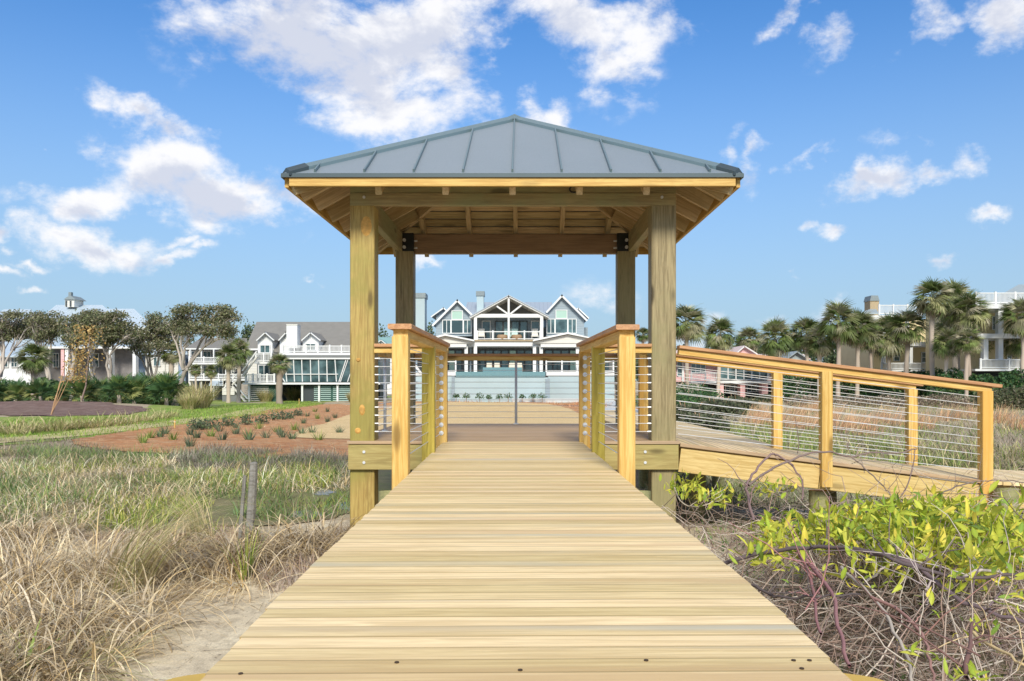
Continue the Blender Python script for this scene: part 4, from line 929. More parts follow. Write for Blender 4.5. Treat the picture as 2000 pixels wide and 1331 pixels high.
# ------------------------------------------------------------------ vegetation
ORD = 'first second third fourth fifth sixth seventh eighth ninth tenth eleventh twelfth thirteenth fourteenth fifteenth sixteenth seventeenth eighteenth nineteenth twentieth'.split()
ORD += ['twenty-' + q for q in ORD[:9]] + ['thirtieth'] + ['thirty-' + q for q in ORD[:9]] + ['fortieth'] + ['forty-' + q for q in ORD[:9]]
PAL = {
 'straw': [(.82, .66, .41), (.66, .52, .32), (.92, .78, .52), (.36, .27, .16), (.68, .50, .25), (.54, .46, .35), (.72, .62, .46)],
 'straw_dark': [(.42, .33, .21), (.52, .42, .28), (.32, .25, .17), (.60, .49, .33), (.24, .19, .14)],
 'green': [(.18, .27, .06), (.25, .33, .08), (.13, .20, .05), (.34, .38, .11)],
 'marsh': [(.17, .27, .07), (.12, .21, .06), (.24, .27, .11), (.30, .25, .14), (.15, .24, .10), (.27, .33, .08)],
 'bright': [(.28, .35, .06), (.36, .40, .08), (.20, .27, .05), (.48, .46, .12), (.16, .24, .05)],
 'lawn': [(.18, .30, .04), (.24, .35, .06), (.30, .34, .09)],
 'greybrown': [(.33, .27, .20), (.40, .33, .25), (.24, .19, .14), (.28, .27, .17), (.36, .27, .21)],
 'copper': [(.64, .38, .20), (.72, .46, .27), (.52, .30, .16), (.68, .52, .32)],
 'oat': [(.54, .46, .25), (.46, .43, .19), (.38, .38, .15), (.62, .50, .29)],
 'oak': [(.16, .19, .08), (.22, .23, .12), (.27, .26, .15), (.12, .14, .07), (.30, .27, .18)],
 'palm': [(.17, .23, .07), (.22, .28, .09), (.12, .17, .055), (.28, .31, .13), (.36, .36, .18), (.42, .40, .25), (.50, .46, .32)],
 'deadfrond': [(.46, .38, .27), (.54, .46, .34), (.36, .29, .20)],
 'pmetto': [(.09, .18, .07), (.13, .22, .08), (.18, .27, .08), (.07, .13, .05), (.32, .34, .12)],
 'hedge': [(.05, .13, .05), (.08, .17, .06), (.045, .10, .04), (.13, .20, .07)],
 'bushleaf': [(.48, .52, .06), (.62, .62, .09), (.36, .46, .05), (.74, .62, .09), (.24, .36, .06)],
 'twig': [(.30, .22, .18), (.42, .34, .28), (.22, .16, .14), (.54, .47, .40), (.34, .24, .19)],
 'ruddy': [(.42, .28, .20), (.34, .23, .17), (.50, .38, .27), (.54, .46, .32)],
 'tinyshrub': [(.11, .17, .09), (.15, .21, .10), (.18, .20, .12), (.09, .12, .08)],
 'rust': [(.56, .36, .12), (.62, .44, .18), (.46, .30, .12), (.40, .34, .14)],
 'pinestraw': [(.62, .28, .13), (.72, .40, .22), (.42, .18, .09), (.80, .54, .34), (.34, .15, .08)],
}
def tints(pal, n, var=.25):
    p = np.array(PAL[pal] if isinstance(pal, str) else pal); c = p[rng.integers(0, len(p), n)]
    return c * (1 + var * (rng.random((n, 1)) - .5) * 2)
def ribbons(base, azm, L, a0, curl, wd, segs, col):
    """arching blades: base (n,3); heading; length; start elevation; total bend; width"""
    n = len(base); t = np.linspace(0, 1, segs + 1)
    elv = a0[:, None] - curl[:, None] * ((t[:-1] + t[1:]) / 2)[None] ** 1.2
    dl = (L / segs)[:, None]
    hz = np.concatenate([np.zeros((n, 1)), np.cumsum(np.cos(elv) * dl, 1)], 1); vt = np.concatenate([np.zeros((n, 1)), np.cumsum(np.sin(elv) * dl, 1)], 1)
    tw = azm + (rng.random(n) - .5) * 1.2
    cxx = base[:, 0:1] + np.cos(azm)[:, None] * hz; cyy = base[:, 1:2] + np.sin(azm)[:, None] * hz; czz = base[:, 2:3] + vt
    C = np.stack([cxx, cyy, czz], -1)
    side = np.stack([-np.sin(tw), np.cos(tw), np.zeros(n)], -1)[:, None, :]
    wv = (wd[:, None] * (1 - .92 * t[None] ** 1.5) * .5)[..., None]
    V = np.stack([C - side * wv, C + side * wv], 2).reshape(-1, 3)
    k = (segs + 1) * 2; b = (np.arange(n) * k)[:, None] + (np.arange(segs) * 2)[None]
    Q = np.stack([b, b + 1, b + 3, b + 2], -1).reshape(-1, 4)
    shade = (.88 + .2 * t)[None, :, None]
    T = np.repeat((col[:, None, :] * shade)[:, :, None, :], 2, 2).reshape(-1, 3)
    return V, Q, T
def join(parts):
    V = []; Q = []; T = []; o = 0
    for v, q, t in parts: V.append(v); Q.append(q + o); T.append(t); o += len(v)
    return np.concatenate(V), np.concatenate(Q), np.concatenate(T)
def blade_field(name, pts, pal, L, a0, curl, wd, segs=3, azm=None, kind='stuff', label=None, mat='dry', z=None, var=.25, cat=None, group=None, emb=.0):
    n = len(pts); q_ = vnoise(pts, 1.1, 71) * .6 + vnoise(pts, 3.1, 72) * .4; cl_f = (.50 + 1.0 * q_)[:, None]; az_ = rng.random(n) * math.tau if azm is None else azm + rng.normal(0, .8, n)
    zz = terr(pts[:, 0], pts[:, 1]) - .01 + (0 if z is None else z)
    B = np.stack([pts[:, 0], pts[:, 1], zz], 1)
    u = lambda r: r[0] + (r[1] - r[0]) * rng.random(n)
    V, Q, T = ribbons(B, az_, u(L) * (.6 + .8 * q_), u(a0), u(curl), u(wd), segs, (tints(pal, n, var) if isinstance(pal, str) else pal) * cl_f)
    o = fastmesh(name, V, Q, T, mat); tag(o, label, cat, group, kind); return o
def inpoly(pts, poly):
    x, y = pts[:, 0], pts[:, 1]; c = np.zeros(len(pts), bool); j = len(poly) - 1
    for i in range(len(poly)):
        xi, yi = poly[i]; xj, yj = poly[j]
        c ^= ((yi > y) != (yj > y)) & (x < (xj - xi) * (y - yi) / ((yj - yi) or 1e-9) + xi); j = i
    return c
def vnoise(p, s, seed=0):
    q = p * s + seed * 17.3; i = np.floor(q).astype(int); f = q - i; f = f * f * (3 - 2 * f)
    hsh = lambda a, b: np.abs(np.sin(a * 127.1 + b * 311.7 + seed * 7.7) * 43758.5453) % 1
    a = hsh(i[:, 0], i[:, 1]); b = hsh(i[:, 0] + 1, i[:, 1]); c = hsh(i[:, 0], i[:, 1] + 1); d = hsh(i[:, 0] + 1, i[:, 1] + 1)
    return (a * (1 - f[:, 0]) + b * f[:, 0]) * (1 - f[:, 1]) + (c * (1 - f[:, 0]) + d * f[:, 0]) * f[:, 1]
def scatter(poly, n, px=True, keep=None, bias=0.0):
    """points in a ground polygon; more of them near the camera"""
    poly = [G(*p) for p in poly] if px else poly
    xs = [p[0] for p in poly]; ys = [p[1] for p in poly]; out = []
    tot = 0
    y0, y1 = max(min(ys), .5), max(ys)
    while tot < n:
        m = n * 2; q = rng.random((m, 2))
        Y = 1 / (1 / y1 + (1 / y0 - 1 / y1) * q[:, 1]) if bias else y0 + (y1 - y0) * q[:, 1]
        p = np.stack([min(xs) + (max(xs) - min(xs)) * q[:, 0], Y], 1)
        if bias:   # keep by reach so that density falls with distance only
            pass
        p = p[inpoly(p, poly)]
        if keep is not None: p = p[rng.random(len(p)) < keep(p)]
        out.append(p); tot += len(p)
        if len(out) > 60: break
    return np.concatenate(out)[:n]
def tufts(centers, per, r, **kw):
    n = len(centers); c = np.repeat(centers, per, 0); a = rng.random(n * per) * math.tau; rr = r * np.sqrt(rng.random(n * per))
    return c + np.stack([np.cos(a) * rr, np.sin(a) * rr], 1), a
# walkable things that grass must not pierce
PUD = [[G(*a) for a in q] for q in ([(545, 1006), (595, 990), (640, 994), (660, 1014), (610, 1030), (545, 1024)], [(640, 985), (695, 974), (770, 980), (750, 1012), (690, 1018), (645, 1008)], [(590, 966), (645, 952), (675, 958), (655, 980), (600, 978)])]
def clear(p):
    x, y = p[:, 0], p[:, 1]
    k = ~((np.abs(x - (.034 - .0159 * y)) < .74) & (y < 7.9)); k &= ~((x > -1.7) & (x < 1.55) & (y > 7.8) & (y < 11.1))
    k &= ~((x > 1.4) & (y > 7.8) & (y < 9.4)); k &= ~((x > 1.55) & (x < 3.05) & (y > 9.3) & (y < 24))
    for q in PUD: k &= ~(inpoly(p, q) & (rng.random(len(p)) < .35))
    return k
R180 = math.pi
# --- left foreground: mats and arching clumps of dry straw-coloured grass
FGL = [(-700, 1500), (-900, 1150), (-300, 1060), (60, 1040), (330, 1050), (470, 1080), (560, 1060), (680, 1045), (660, 1085), (560, 1180), (430, 1262), (380, 1331), (300, 1500)]
def keepfg(p): return clear(p) * (.10 + .90 * (vnoise(p, 1.3, 3) > .42))
p = scatter(FGL, 12000, keep=keepfg)
p = p[p[:, 0] < -.95 + .0 * p[:, 1]]
e = np.clip((-p[:, 0] - 1.0 - .75 * (p[:, 1] < 5.5)) / .9, 0.04, 1); p = p[rng.random(len(p)) < e]
blade_field('fallen_straw', p, 'straw', (.18, .6), (.0, .35), (.1, 1.0), (.004, .009), 4, label='mat of fallen dry straw grass on the sand in the left foreground')
cl = scatter(FGL, 130, keep=keepfg); cl = cl[cl[:, 0] < -1.7 - .5 * (cl[:, 1] < 5.2)]
pts, a = tufts(cl, 75, .16)
n = len(pts); V = ribbons(np.stack([pts[:, 0], pts[:, 1], terr(pts[:, 0], pts[:, 1]) - .01], 1), a + rng.normal(0, .5, n), .35 + .5 * rng.random(n), .5 + .8 * rng.random(n), 1.4 + 2.4 * rng.random(n), .006 + .011 * rng.random(n) ** 2, 8, tints('straw', n) * np.repeat(.55 + .6 * rng.random((len(cl), 1)) + np.array([[0, -.02, -.05]]), 75, 0))
tag(fastmesh('arching_grass', *V, 'dry'), 'tangled clumps of arching straw coloured grass in the left foreground', None, None, 'stuff')
# big clump at the left edge and one tall arching clump in the middle of it
def bunch(name, px, py, n, r, L, label, pal='straw', a0=(.8, 1.5), curl=(1.6, 3.4), wd=(.004, .010), group=None, cat='grass clump', segs=8, az0=None):
    gx_, gy_ = G(px, py); z = float(terr(gx_, gy_)); a = rng.random(n) * math.tau; rr = r * np.sqrt(rng.random(n))
    B = np.stack([np.cos(a) * rr, np.sin(a) * rr, np.full(n, -.02)], 1); u = lambda q: q[0] + (q[1] - q[0]) * rng.random(n)
    h = a + rng.normal(0, .6, n) if az0 is None else az0 + rng.normal(0, .5, n)
    V, Q, T = ribbons(B, h, u(L), u(a0), u(curl), u(wd), segs, tints(pal, n))
    return tag(fastmesh(name, V, Q, T, 'dry', None, (gx_, gy_, z)), label, cat, group)
bunch('grass_clump', 60, 1150, 900, .55, (.5, .95), 'large fountain of dry straw grass at the left edge', group='dry grass clumps left of the boardwalk')
bunch('grass_clump', 210, 1130, 420, .25, (.45, .8), 'dry straw grass fountain right of the largest one at left edge', group='dry grass clumps left of the boardwalk')
bunch('grass_clump', -20, 1240, 500, .4, (.4, .8), 'dry straw grass clump cut by the left border above the green blade', group='dry grass clumps left of the boardwalk')
bunch('grass_clump', 250, 1160, 150, .16, (.8, 1.4), 'tall golden grass tuft arching over the straw mat', 'oat', (1.1, 1.5), (1.2, 2.2), az0=.3, group='dry grass clumps left of the boardwalk')
bunch('grass_clump', 150, 1240, 380, .22, (.35, .7), 'tangled straw clump nearest the bottom left sand patch', group='dry grass clumps left of the boardwalk')
bunch('grass_clump', 90, 1330, 380, .3, (.35, .65), 'flattened straw clump at the bottom left corner', 'oat', (.2, .8), (.5, 1.2), group='dry grass clumps left of the boardwalk')
bunch('grass_clump', 395, 1060, 90, .12, (.5, .85), 'thin arching grass tuft left of the weathered fence post', 'oat', (1.2, 1.5), (.8, 1.8), az0=2.8, group='dry grass clumps left of the boardwalk')
bunch('grass_clump', 480, 1135, 26, .03, (.25, .5), 'small bright green sprout at foot of the weathered fence post', 'bright', (1.2, 1.57), (.1, .5), (.008, .014))
bunch('green_blade', 38, 1330, 6, .03, (.3, .42), 'single bright green leaf blade in bottom left corner', 'green', (.5, .9), (.2, .5), (.02, .03), cat='grass blade', az0=2.4)
p = scatter([(240, 1400), (300, 1260), (440, 1180), (520, 1080), (700, 1030), (700, 1060), (560, 1250), (460, 1400)], 1500, keep=lambda q: vnoise(q, 4, 81) > .45); p = p[p[:, 0] < -.86]
blade_field('sand_litter', p, [(.5, .4, .3)] and tints([(.30, .22, .15), (.56, .44, .28), (.22, .16, .12), (.66, .54, .38)], len(p)), (.04, .22), (-.05, .35), (0, 1.2), (.003, .007), 4, label='scattered dead stems lying on the bare sand beside the boardwalk')
# --- marsh grasses of the middle ground
MAR = [(-900, 1075), (-900, 960), (-100, 905), (60, 880), (250, 888), (420, 892), (690, 906), (700, 1000), (560, 1030), (420, 1045), (150, 1055)]
def kp(s, seed, lo): return lambda p: clear(p) * (vnoise(p, s, seed) > lo)
p = scatter(MAR, 26000, keep=kp(.55, 5, .42)); blade_field('marsh_grass', p, 'marsh', (.12, .32), (.5, 1.57), (.2, 2.2), (.007, .014), 4, label='dark green marsh grass around the puddles left of the gazebo')
p = scatter(MAR, 16000, keep=kp(.5, 9, .52)); blade_field('dry_marsh_grass', p, 'straw', (.15, .45), (.3, 1.4), (.6, 3.0), (.007, .013), 5, label='pale dry grass growing among green marsh grass')
p = scatter([(60, 925), (200, 905), (640, 915), (690, 990), (560, 1000), (430, 1055), (120, 1045)], 7000, keep=kp(.9, 13, .58)); blade_field('bright_grass', p, 'bright', (.08, .24), (.6, 1.57), (0, 1.6), (.008, .016), 3, label='bright yellow green grass patches in the marsh')
p = scatter([(150, 1050), (480, 1040), (520, 1100), (460, 1130), (200, 1110)], 6000, keep=kp(1.2, 21, .35)); blade_field('brown_scrub', p, 'ruddy', (.05, .16), (.3, 1.5), (0, 1.5), (.006, .010), 2, label='low reddish brown scrub behind the straw grass')
p = scatter([(330, 896), (420, 880), (540, 884), (700, 902), (700, 930), (420, 922), (300, 905)], 8000, keep=kp(.8, 23, .3)); blade_field('grey_scrub', p, [(.15, .14, .12)] and tints('greybrown', len(p)) * np.array([.85, .92, .95]), (.12, .34), (.3, 1.57), (.2, 2.2), (.008, .016), 3, label='grey green scrub along the near edge of the mulch bed')
p = scatter([(-500, 930), (-200, 880), (0, 862), (150, 858), (240, 884), (120, 905), (0, 935)], 12000, keep=kp(.5, 29, .3)); blade_field('brown_weeds', p, 'greybrown', (.08, .22), (.2, 1.4), (.2, 2.0), (.008, .015), 3, label='brown weeds between lawn and marsh at left')
p = scatter([(520, 1060), (680, 1035), (720, 1030), (640, 1150), (540, 1170), (470, 1120)], 2600, keep=kp(2, 31, .35)); p = p[p[:, 0] < -.85]; blade_field('dead_sprigs', p, 'twig', (.08, .22), (.3, 1.5), (0, 1.5), (.004, .007), 3, label='dark dead sprigs on the sand beside the boardwalk')
p = scatter([(-400, 905), (0, 874), (120, 864), (300, 840), (560, 803), (640, 786), (560, 785), (420, 796), (300, 812), (0, 826), (-400, 850)], 16000, keep=kp(.3, 33, .2)); blade_field('lawn_grass', p, 'lawn', (.08, .2), (.9, 1.57), (0, 1), (.02, .04), 2, label='short bright green lawn grass left of the mulch bed')
# tuft row along the lawn
for i, (px, py) in enumerate([(-60, 842), (-20, 846), (12, 846), (35, 850), (60, 846), (90, 842), (112, 843), (135, 840), (165, 838), (195, 836), (225, 833), (258, 830), (285, 824), (315, 820), (335, 816)]):
    bunch('oat_grass', px + (i * 37) % 11 - 5, py, 120, .34, (.35, .75), ORD[i] + ' pale oat grass tuft from the left in the row along the lawn', 'oat', (.8, 1.5), (.6, 1.9), (.02, .035), 'pale oat grass tufts along the lawn', 'grass tuft', 4)
# pine straw flecks on the mulch beds
p = scatter([(150, 868), (440, 820), (590, 795), (680, 790), (700, 905), (420, 890)], 16000, keep=clear); blade_field('pine_straw', p, 'pinestraw', (.08, .24), (-.02, .5), (0, .6), (.012, .026), 1, label='loose reddish pine straw covering the planting bed')
# young plants in the mulch: plugs in rows, darker shrubs along the top edge
def leafball(n, r, size, pal, flat=.7, seed=None, up=.15):
    d = rng.normal(size=(n, 3)); d /= np.linalg.norm(d, axis=1)[:, None]; rad = r * rng.random(n) ** .45
    C = d * rad[:, None]; C[:, 2] = np.abs(C[:, 2]) * flat + up * r
    return leafquads(C, size * (.6 + .8 * rng.random(n)), tints(pal, n), d)
def leafquads(C, size, col, dirs=None, aspect=.55):
    n = len(C); d = rng.normal(size=(n, 3)) if dirs is None else dirs + rng.normal(0, .8, (n, 3))
    d /= np.linalg.norm(d, axis=1)[:, None]; a = np.cross(d, rng.normal(size=(n, 3))); a /= np.linalg.norm(a, axis=1)[:, None]; s_ = np.asarray(size)
    s_ = s_[:, None] if s_.ndim else s_
    b = np.cross(a, d) * aspect
    V = np.stack([C - d * s_ * .5, C + b * s_ * .5, C + d * s_ * .55, C - b * s_ * .5], 1).reshape(-1, 3)
    return V, np.arange(n * 4).reshape(n, 4), np.repeat(col, 4, 0)
def shrub(px, py, r, n, size, pal, label, group, name='shrub', cat='shrub', flat=.8):
    x, y = G(px, py); o = thing(name, label, cat, (x, y, float(terr(x, y))), group)
    V, Q, T = leafball(n, r, size, pal, flat); fastmesh('foliage', V, Q, T, 'leaf', o, (x, y, float(terr(x, y)) + .03))
    m = MB(); z = float(terr(x, y)); 
    for i in range(3): m.seg((x, y, z - .05), (x + r * .4 * math.cos(i * 2.1), y + r * .4 * math.sin(i * 2.1), z + r * .8), .02, 4)
    m.build('stem', 'wicker', o)
    return o
for i, (px, py, r) in enumerate([(382, 838, .34), (395, 838, .30), (412, 837, .36), (445, 831, .34), (481, 828, .36), (511, 826, .34), (534, 819, .36), (553, 818, .34), (566, 816, .30), (583, 810, .30)]):
    shrub(px, py + 4, r * .85, 240, .075, 'tinyshrub', ['first dark young shrub from the left along the top of the mulch bed', 'second dark young shrub from the left along top of mulch bed', 'third dark young shrub from the left along top of mulch bed', 'lone dark young shrub right of the group of three', 'fifth dark young shrub from the left along top of mulch bed', 'sixth dark young shrub from the left along top of mulch bed', 'seventh dark young shrub from the left along top of mulch bed', 'third last dark young shrub along top of mulch bed', 'second last dark young shrub along top of mulch bed', 'last dark young shrub before the gazebo post, top of mulch bed'][i], 'dark young shrubs along the mulch bed', flat=1.25)
plugs = [(293, 858), (313, 856), (322, 850), (338, 862), (372, 852), (384, 858), (413, 855), (434, 862), (461, 850), (484, 857), (487, 862), (520, 858), (541, 846), (547, 852), (551, 857), (574, 842), (592, 829), (610, 848), (623, 862), (370, 875), (460, 838), (505, 840), (430, 845), (600, 815), (620, 820), (640, 826), (655, 818), (615, 806), (640, 806), (590, 850), (280, 868), (663, 848), (570, 860)]
RANK = {i: r_ for r_, i in enumerate(sorted(range(len(plugs)), key=lambda q: plugs[q][0]))}
for i, (px, py) in enumerate(plugs):
    bunch('grass_plug', px, py, 34, .07, (.22, .40), ORD[RANK[i]] + ' small grass plug from the left in the red mulch bed', 'tinyshrub' if i % 3 else 'green', (.9, 1.5), (.1, .7), (.02, .03), 'small grass plugs planted in the mulch bed', 'grass plug', 3)
for i, px in enumerate((891, 911, 937, 955, 976, 993, 1020, 1041, 1059)):
    x = (px - VX) * 74 / F; z = float(terr(x, 74)); o = thing('foundation_shrub', ['first', 'second', 'third', 'fourth', 'middle', 'sixth', 'seventh', 'eighth', 'last'][i] + ' small green shrub from the left along the pale pool wall', 'shrub', (x, 74, z), 'small shrubs along the pool wall')
    V, Q, T = leafball(150, .34 + .06 * (i % 3), .12, 'hedge', 1.1); fastmesh('foliage', V, Q, T, 'leaf', o, (x, 74, z + .35)); m = MB(); m.seg((x, 74, z - .1), (x, 74, z + .5), .03, 5); m.build('stem', 'wicker', o)
p = scatter([(830, 790), (900, 782), (1100, 781), (1200, 786), (1180, 800), (1110, 796), (1060, 787), (850, 789)], 2500, keep=clear); blade_field('mulch_litter', p, 'pinestraw', (.15, .4), (0, 1.2), (0, 1), (.03, .06), 1, label='brown litter along the far edge of the straw mat')

# --- scrub beyond the ramp on the right
RS = [(1235, 905), (1235, 836), (1330, 812), (1330, 776), (1420, 774), (1570, 776), (2000, 782), (2700, 786), (2700, 960), (2100, 945), (1900, 930), (1640, 905), (1330, 862)]
RS2 = RS
p = scatter(RS, 42000, keep=kp(.18, 41, .1), bias=1); blade_field('dune_scrub', p, 'greybrown', (.12, .42), (.2, 1.57), (.2, 2.4), (.010, .024), 4, label='grey brown dune scrub behind the ramp')
p = scatter(RS, 14000, keep=kp(.25, 49, .5), bias=1); blade_field('green_dune_growth', p, 'green', (.12, .4), (.4, 1.57), (.2, 2.0), (.012, .026), 4, label='green weeds growing through the dune scrub behind the ramp')
p = scatter(RS, 16000, keep=kp(.3, 43, .5), bias=1); blade_field('dune_grass', p, 'oat', (.2, .55), (.4, 1.57), (.4, 2.4), (.010, .024), 4, label='yellow green dune grass behind the ramp railings')
p = scatter([(1250, 880), (1330, 830), (1500, 835), (1700, 870), (1900, 915), (1700, 925), (1500, 890)], 7000, keep=kp(.8, 47, .4), bias=1); blade_field('low_green_grass', p, 'green', (.1, .35), (.8, 1.57), (0, 1.0), (.010, .020), 3, label='low green grass just behind the ramp')
cop = [(1465, 830), (1490, 835), (1510, 826), (1535, 838), (1560, 840), (1590, 836), (1610, 828), (1640, 845), (1665, 838), (1690, 850), (1555, 812), (1580, 806), (1600, 800), (1720, 826), (1760, 832), (1800, 838), (1480, 815), (1625, 815), (1900, 818), (1950, 826), (1985, 840), (1850, 822)]
RANKC = {i: r_ for r_, i in enumerate(sorted(range(len(cop)), key=lambda q: cop[q][0]))}
for i, (px, py) in enumerate(cop):
    bunch('copper_grass', px, py, 150, .45, (.5, 1.0), ORD[RANKC[i]] + ' copper coloured bunch grass from the left behind the ramp railing', 'copper', (.9, 1.5), (.2, 1.2), (.012, .024), 'copper bunch grasses behind the ramp', 'grass tuft', 4, az0=.2)
# green shrubs between gazebo and pink house
for i, (px, py, r, lb) in enumerate(((1350, 800, 2.2, 'dark green rounded bush in front of the pink house left corner'), (1295, 806, 1.8, 'dark green bush seen just behind the right gazebo post'), (1400, 822, 1.3, 'low grey green bush left of the copper grasses'), (1345, 838, 1.1, 'low grey green bush behind the pale lower boardwalk'), (1440, 805, 1.2, 'low green bush before the pink piers'), (1500, 790, 1.2, 'small green bush below the pink house porch'), (1372, 850, .8, 'small grey green bush nearest the lower boardwalk'))):
    shrub(px, py, r, 2600, .14, 'hedge' if i < 2 else [(.10, .12, .06), (.14, .16, .09), (.17, .16, .11), (.08, .10, .05)], lb, 'bushes between gazebo and pink house', 'bush', 'bush', .55)
p = scatter([(1350, 985), (1250, 970), (1290, 895), (1440, 905), (1640, 940), (1750, 975), (1900, 985), (1500, 1000)], 14000, keep=lambda q: vnoise(q, 1.2, 51) > .15, bias=1); blade_field('ramp_undergrowth', p, [(.40, .38, .24)] and tints([(.34, .36, .20), (.46, .42, .28), (.26, .34, .12), (.52, .46, .33)], len(p)), (.08, .28), (.3, 1.57), (.2, 2.2), (.007, .013), 4, label='low green growth under the ramp')

# --- branching helper
def tube_mesh(name, lines, pal, parent=None, sides=5, loc=None, col=None):
    V = []; Q = []; T = []; o = 0
    ca = np.array([[math.cos(i * math.tau / sides), math.sin(i * math.tau / sides)] for i in range(sides)])
    for pts, rad in lines:
        P_ = np.asarray(pts, float); n = len(P_); r_ = np.asarray(rad, float)
        d = np.gradient(P_, axis=0); d /= np.linalg.norm(d, axis=1)[:, None] + 1e-9
        ref = np.array([0, 0, 1.0]) if abs(d[0, 2]) < .8 else np.array([1.0, 0, 0])
        a = np.cross(d, ref); a /= np.linalg.norm(a, axis=1)[:, None] + 1e-9; b = np.cross(d, a)
        V.append((P_[:, None] + (a[:, None] * ca[None, :, 0:1] + b[:, None] * ca[None, :, 1:2]) * r_[:, None, None]).reshape(-1, 3))
        i, j = np.meshgrid(np.arange(n - 1), np.arange(sides), indexing='ij'); q = o + i * sides + j; q2 = o + i * sides + (j + 1) % sides
        Q.append(np.stack([q, q2, q2 + sides, q + sides], -1).reshape(-1, 4)); o += n * sides
        c = tints(pal, 1) if col is None else np.array([col]); T.append(np.repeat(c, n * sides, 0))
    ob = fastmesh(name, np.concatenate(V), np.concatenate(Q), np.concatenate(T), 'bark', parent, loc)
    ob.data.polygons.foreach_set('use_smooth', [True] * len(ob.data.polygons)); return ob
def wander(p0, p1, n, amp):
    p0, p1 = np.array(p0, float), np.array(p1, float); t = np.linspace(0, 1, n)[:, None]; L = np.linalg.norm(p1 - p0)
    off = np.cumsum(rng.normal(0, 1, (n, 3)), 0); off -= t * off[-1]; return p0 + (p1 - p0) * t + off * amp * L / math.sqrt(n)
PAL['oakbark'] = [(.42, .37, .32), (.34, .30, .26), (.48, .43, .38)]; PAL['palmbark'] = [(.44, .37, .30), (.38, .31, .25), (.50, .42, .34)]
# --- windswept live oaks on the left
def oak(label, bx, D, lobes, n=5200, by=775, leaf=.15, fork=.35, ruddy=False):
    """lobes: [(px, py, rx, ry)] centres of the flat windswept crown pads"""
    s = D / F; x0 = (bx - VX) * s; z0 = float(terr(x0, D)); o = thing('live_oak', label, 'tree', (x0, D, z0), 'windswept live oaks on the left')
    lines = []; leaves_ = []; tot = sum(l[2] * l[3] for l in lobes)
    cxp = sum(l[0] for l in lobes) / len(lobes); cyp = sum(l[1] for l in lobes) / len(lobes)
    fk = np.array([x0 + ((cxp - VX) * s - x0) * fork, D, z0 + (EYE + (VY - cyp) * s - z0) * fork])
    lines.append((wander((x0, D, z0 - .2), fk, 6, .05), np.linspace(.20, .14, 6)))
    for (px, py, rx, ry) in lobes:
        dy = rng.uniform(-1, 1); rx, ry = rx * 1.2, ry * 1.12; c = np.array([(px - VX) * s, D + dy, EYE + (VY - py) * s]); R_ = np.array([rx * s, rx * s * .8, ry * s])
        st0 = c - np.array([R_[0] * .45, 0, R_[2] * .8]); br = wander(fk, st0, 7, .09); lines.append((br, np.linspace(.11, .05, 7)))
        nb = 9
        for k in range(nb):
            v = rng.normal(size=3); v /= np.linalg.norm(v); v[2] = abs(v[2]) * .9 - .15; tip = c + v * R_ * .85; b0 = br[rng.integers(4, 7)]
            bb = wander(b0, tip, 5, .10); lines.append((bb, np.linspace(.04, .012, 5)))
            for q in range(3): 
                tt = tip + rng.normal(0, .25, 3) * R_; lines.append((wander(bb[rng.integers(2, 4)], tt, 4, .1), np.linspace(.025, .008, 4)))
        m = int(1.35 * n * rx * ry / tot); nc = max(12, int(34 * rx * ry / 1200))
        cc = rng.normal(size=(nc, 3)); cc /= np.linalg.norm(cc, axis=1)[:, None]; cc *= (rng.random((nc, 1)) ** .4); cc = c + cc * R_ * .92
        cc[:, 0] += (cc[:, 2] - c[2]) * .35
        L = cc[rng.integers(0, nc, m)] + rng.normal(0, 1, (m, 3)) * np.array([.42, .40, .20]) * (.6 + .05 * rx * s)
        leaves_.append(L)
    L = np.concatenate(leaves_); tube_mesh('trunk', lines, 'oakbark', o, 5)
    V, Q, T = leafquads(L, leaf * (.6 + .8 * rng.random(len(L))), tints('oak', len(L), .35)); fastmesh('crown', V, Q, T, 'leaf', o)
oak('windswept oak with flat dark crown at the left edge', -10, 62, [(10, 648, 42, 20), (-30, 640, 40, 24), (25, 618, 34, 8), (50, 635, 26, 20)])
oak('windswept oak in front of the mansion, second from the left edge', 92, 60, [(80, 626, 14, 16), (108, 632, 22, 22), (96, 655, 18, 14)], 2600)
oak('forked oak with pale limbs left of the rusty plant', 137, 58, [(138, 640, 20, 26), (163, 624, 18, 14), (150, 662, 16, 14)], 2800)
oak('oak with dense top over the porch roof, right of the rusty plant', 182, 60, [(183, 622, 16, 14), (200, 638, 22, 24), (180, 655, 14, 14)], 3000)
oak('slender trunked oak in front of the stone wall', 205, 57, [(228, 630, 28, 20), (240, 655, 24, 20), (215, 660, 16, 14)], 3600)
oak('grey leaved oak with drooping twiggy crown', 297, 60, [(290, 640, 32, 26), (318, 655, 30, 24), (275, 665, 18, 18), (305, 680, 24, 12)], 4600)
oak('leaning oak with a tall airy crown rising above the others', 338, 56, [(360, 608, 20, 16), (345, 632, 26, 16), (415, 618, 38, 22), (440, 650, 26, 14), (395, 648, 26, 14)], 5600, fork=.45)
